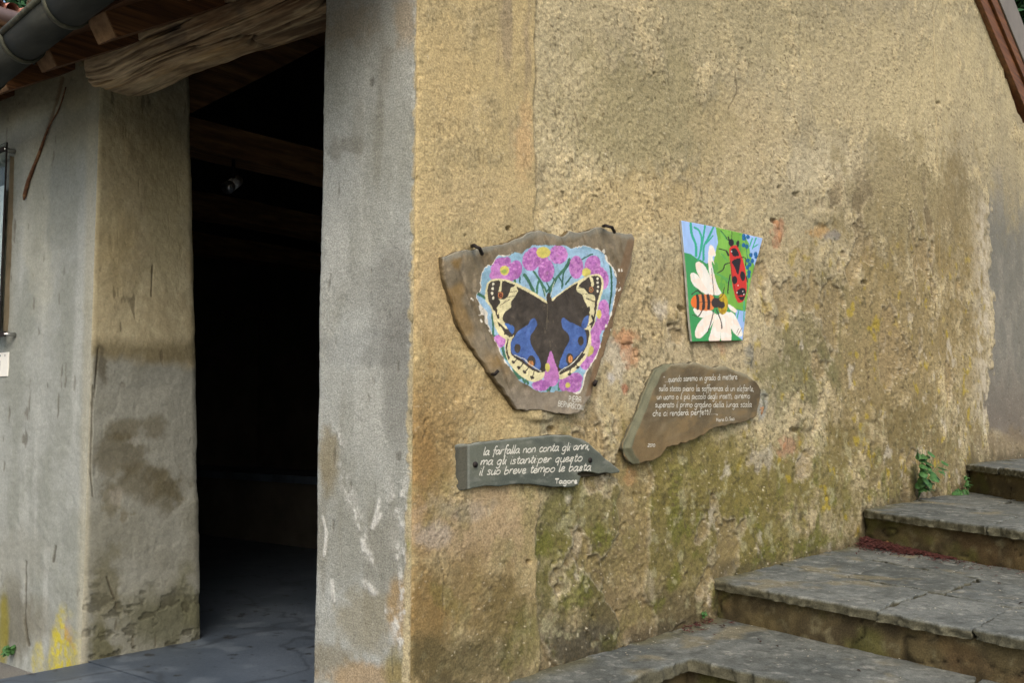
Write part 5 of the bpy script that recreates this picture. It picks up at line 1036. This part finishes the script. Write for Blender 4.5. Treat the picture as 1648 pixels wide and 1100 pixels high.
adopt(grid_mesh('poster', np.stack([np.full_like(GXp, -.022), GXp, GZp], -1), Cp, MAT['board_face'], flip=True), nb)
adopt(MB().box((-.024, py0-.006, hit(18, 530, 0, 0)[2]-.01), (-.0, py0+.0, hit(18, 255, 0, 0)[2])).build('frame', MAT['frame_edge'], None), nb)
for yy in (243, 539):
    q = hit(21, yy, 0, -.015); adopt(MB().tube([(-.0, q[1], q[2]), (-.062, q[1]+.0, q[2])], .011, 12).build('bolt', MAT['steel'], None, True), nb)
    adopt(MB().beam((-.058, q[1]-.01, q[2]), (-.058, q[1]+.12, q[2]), .014, .022).build('bolt_arm', MAT['iron'], None), nb)
pl = empty('name_plate', tuple(hit(7, 586, 0, 0)), label='small white plate with black letters on the left pier below the notice panel', category='plate')
p0 = hit(14, 567, 0, -.012); p1 = hit(14, 606, 0, -.012)
adopt(MB().box((-.014, p0[1], p1[2]), (.0, p0[1]+.36, p0[2])).build('plate_body', MAT['plate'], None, bevel=.002), pl)
# letters read right to left from the plate's edge: ...ORI
zc = p1[2]+.028
def plate_strokes(strokes, y0, w, hgt, zb_):
    mb = MB()
    for st in strokes:
        for (ax_, az_), (bx_, bz_) in zip(st[:-1], st[1:]):
            a_ = Vector((-.0146, y0-ax_*w, zb_+az_*hgt)); b_ = Vector((-.0146, y0-bx_*w, zb_+bz_*hgt)); mb.beam(a_, b_, .006, .0012, up=(1, 0, 0))
    return mb
yy = p0[1]+.26
for ch in 'IORI':
    gw, sts = GL[ch]; adopt(plate_strokes([smooth(s_, 3) if len(s_) > 2 and ch in 'OR' else s_ for s_ in sts], yy, .055, .028, zc).build('letter', MAT['ink'], None), pl); yy -= .062 if ch != 'I' else .035
for k in range(6): adopt(MB().box((-.0152, p0[1]+.03+k*.05, p0[2]-.02), (-.0138, p0[1]+.034+k*.05, p0[2]-.01)).build('tick', MAT['ink'], None), pl)

# ------------------------------------------------------------------ neighbour house and trees
def ray_at(x, y, t): return CO+(CF*FPX+CR*(x-824)+CU*(550-y))/FPX*t
hb = hit(0, 38, 1, 12.); ze = hb[2]
house = empty('neighbour_house', (hb[0]-3, 14, -.3), label='ochre house with red tiled roof and brown gutter beyond the front eave', category='house')
adopt(MB().box((hb[0]-7, 12.3, -.3), (hb[0]+6, 20, ze+.1)).build('wall', MAT['housewall'], None), house)
adopt(MB().tube([(hb[0]-7.4, 12.0, ze+.12), (hb[0]+6.3, 12.0, ze+.12)], .12, 14).build('gutter', MAT['brownmetal'], None, True), house)
adopt(MB().box((hb[0]-7.4, 11.98, ze+.08), (hb[0]+6.3, 12.4, ze+.16)).build('eave_board', MAT['brownmetal'], None), house)
mb = MB(); nrib = 70
for i in range(nrib):
    x0 = hb[0]-7.4+i*13.7/nrib; w_ = 13.7/nrib; vs = []; m_ = 7
    for (yy, zz) in ((11.92, ze+.22), (17., ze+1.1)):
        for k in range(m_): t = math.pi*k/(m_-1); vs.append((x0+w_*.5-w_*.5*math.cos(t), yy, zz+.10*math.sin(t)+random.uniform(-.008, .008)))
    mb.add(vs, [(k, k+1, m_+k+1, m_+k) for k in range(m_-1)])
o = mb.build('roof_tiles', MAT['tile'], None); adopt(o, house); o['kind'] = 'stuff'
adopt(MB().add([(hb[0]-7.4, 11.95, ze+.2), (hb[0]+6.3, 11.95, ze+.2), (hb[0]+6.3, 17, ze+1.06), (hb[0]-7.4, 17, ze+1.06)], [(0, 1, 2, 3)]).build('roof_deck', MAT['tile'], None), house)

def tree(base, H, R, n, size, label, seed, lowcrown=.35):
    rs = np.random.default_rng(seed); root = empty('tree', base, label=label, category='tree')
    random.seed(seed)
    tp = [Vector((random.uniform(-.1, .1)*k, random.uniform(-.1, .1)*k, H*.8*k/5)) for k in range(6)]
    t_ = MB().tube(tp, [H*.03*(1-k/7) for k in range(6)], 10)
    for k in range(9):
        a_ = random.uniform(0, 6.28); z_ = H*random.uniform(.25, .7); t_.tube([(0, 0, z_), (math.cos(a_)*R*.4, math.sin(a_)*R*.4, z_+H*.1), (math.cos(a_)*R*.8, math.sin(a_)*R*.8, z_+H*.16)], [H*.012, H*.008, H*.003], 6)
    t_.build('trunk', MAT['bark'], root, True)
    cl = rs.normal(size=(60, 3)); cl /= np.linalg.norm(cl, axis=1)[:, None]; cl *= rs.uniform(.35, 1, (60, 1))**.5; cl = cl*[R, R, H*(1-lowcrown)/2]+[0, 0, H*(1+lowcrown)/2]
    ci = rs.integers(0, 60, n); P = cl[ci]+rs.normal(size=(n, 3))*R*.16
    d1 = rs.normal(size=(n, 3)); d1 /= np.linalg.norm(d1, axis=1)[:, None]; d2 = np.cross(d1, rs.normal(size=(n, 3))); d2 /= np.linalg.norm(d2, axis=1)[:, None]
    s_ = size*rs.uniform(.6, 1.3, (n, 1)); V = np.stack([P-d1*s_, P-d2*s_*.45, P+d1*s_, P+d2*s_*.45], 1).reshape(-1, 3); Q = np.arange(n*4).reshape(n, 4)
    raw_mesh('crown', V, Q, None, MAT['leaf'], root, False)
tree((11.0, 27, -.34), 17, 5.5, 26000, .17, 'tall leafy tree standing behind the tiled house, seen over the front gutter', 31)
tree((15.5, 33, -.34), 18, 6, 22000, .17, 'broad green tree behind and right of the tiled house', 32)
tree((17, 5, .545), 14, 4.2, 26000, .15, 'dark leafy tree rising behind the roof verge at the upper right', 33)
tree((21, -1.5, .545), 15, 5, 22000, .16, 'farther leafy tree on the upper terrace right of the roof verge', 34)
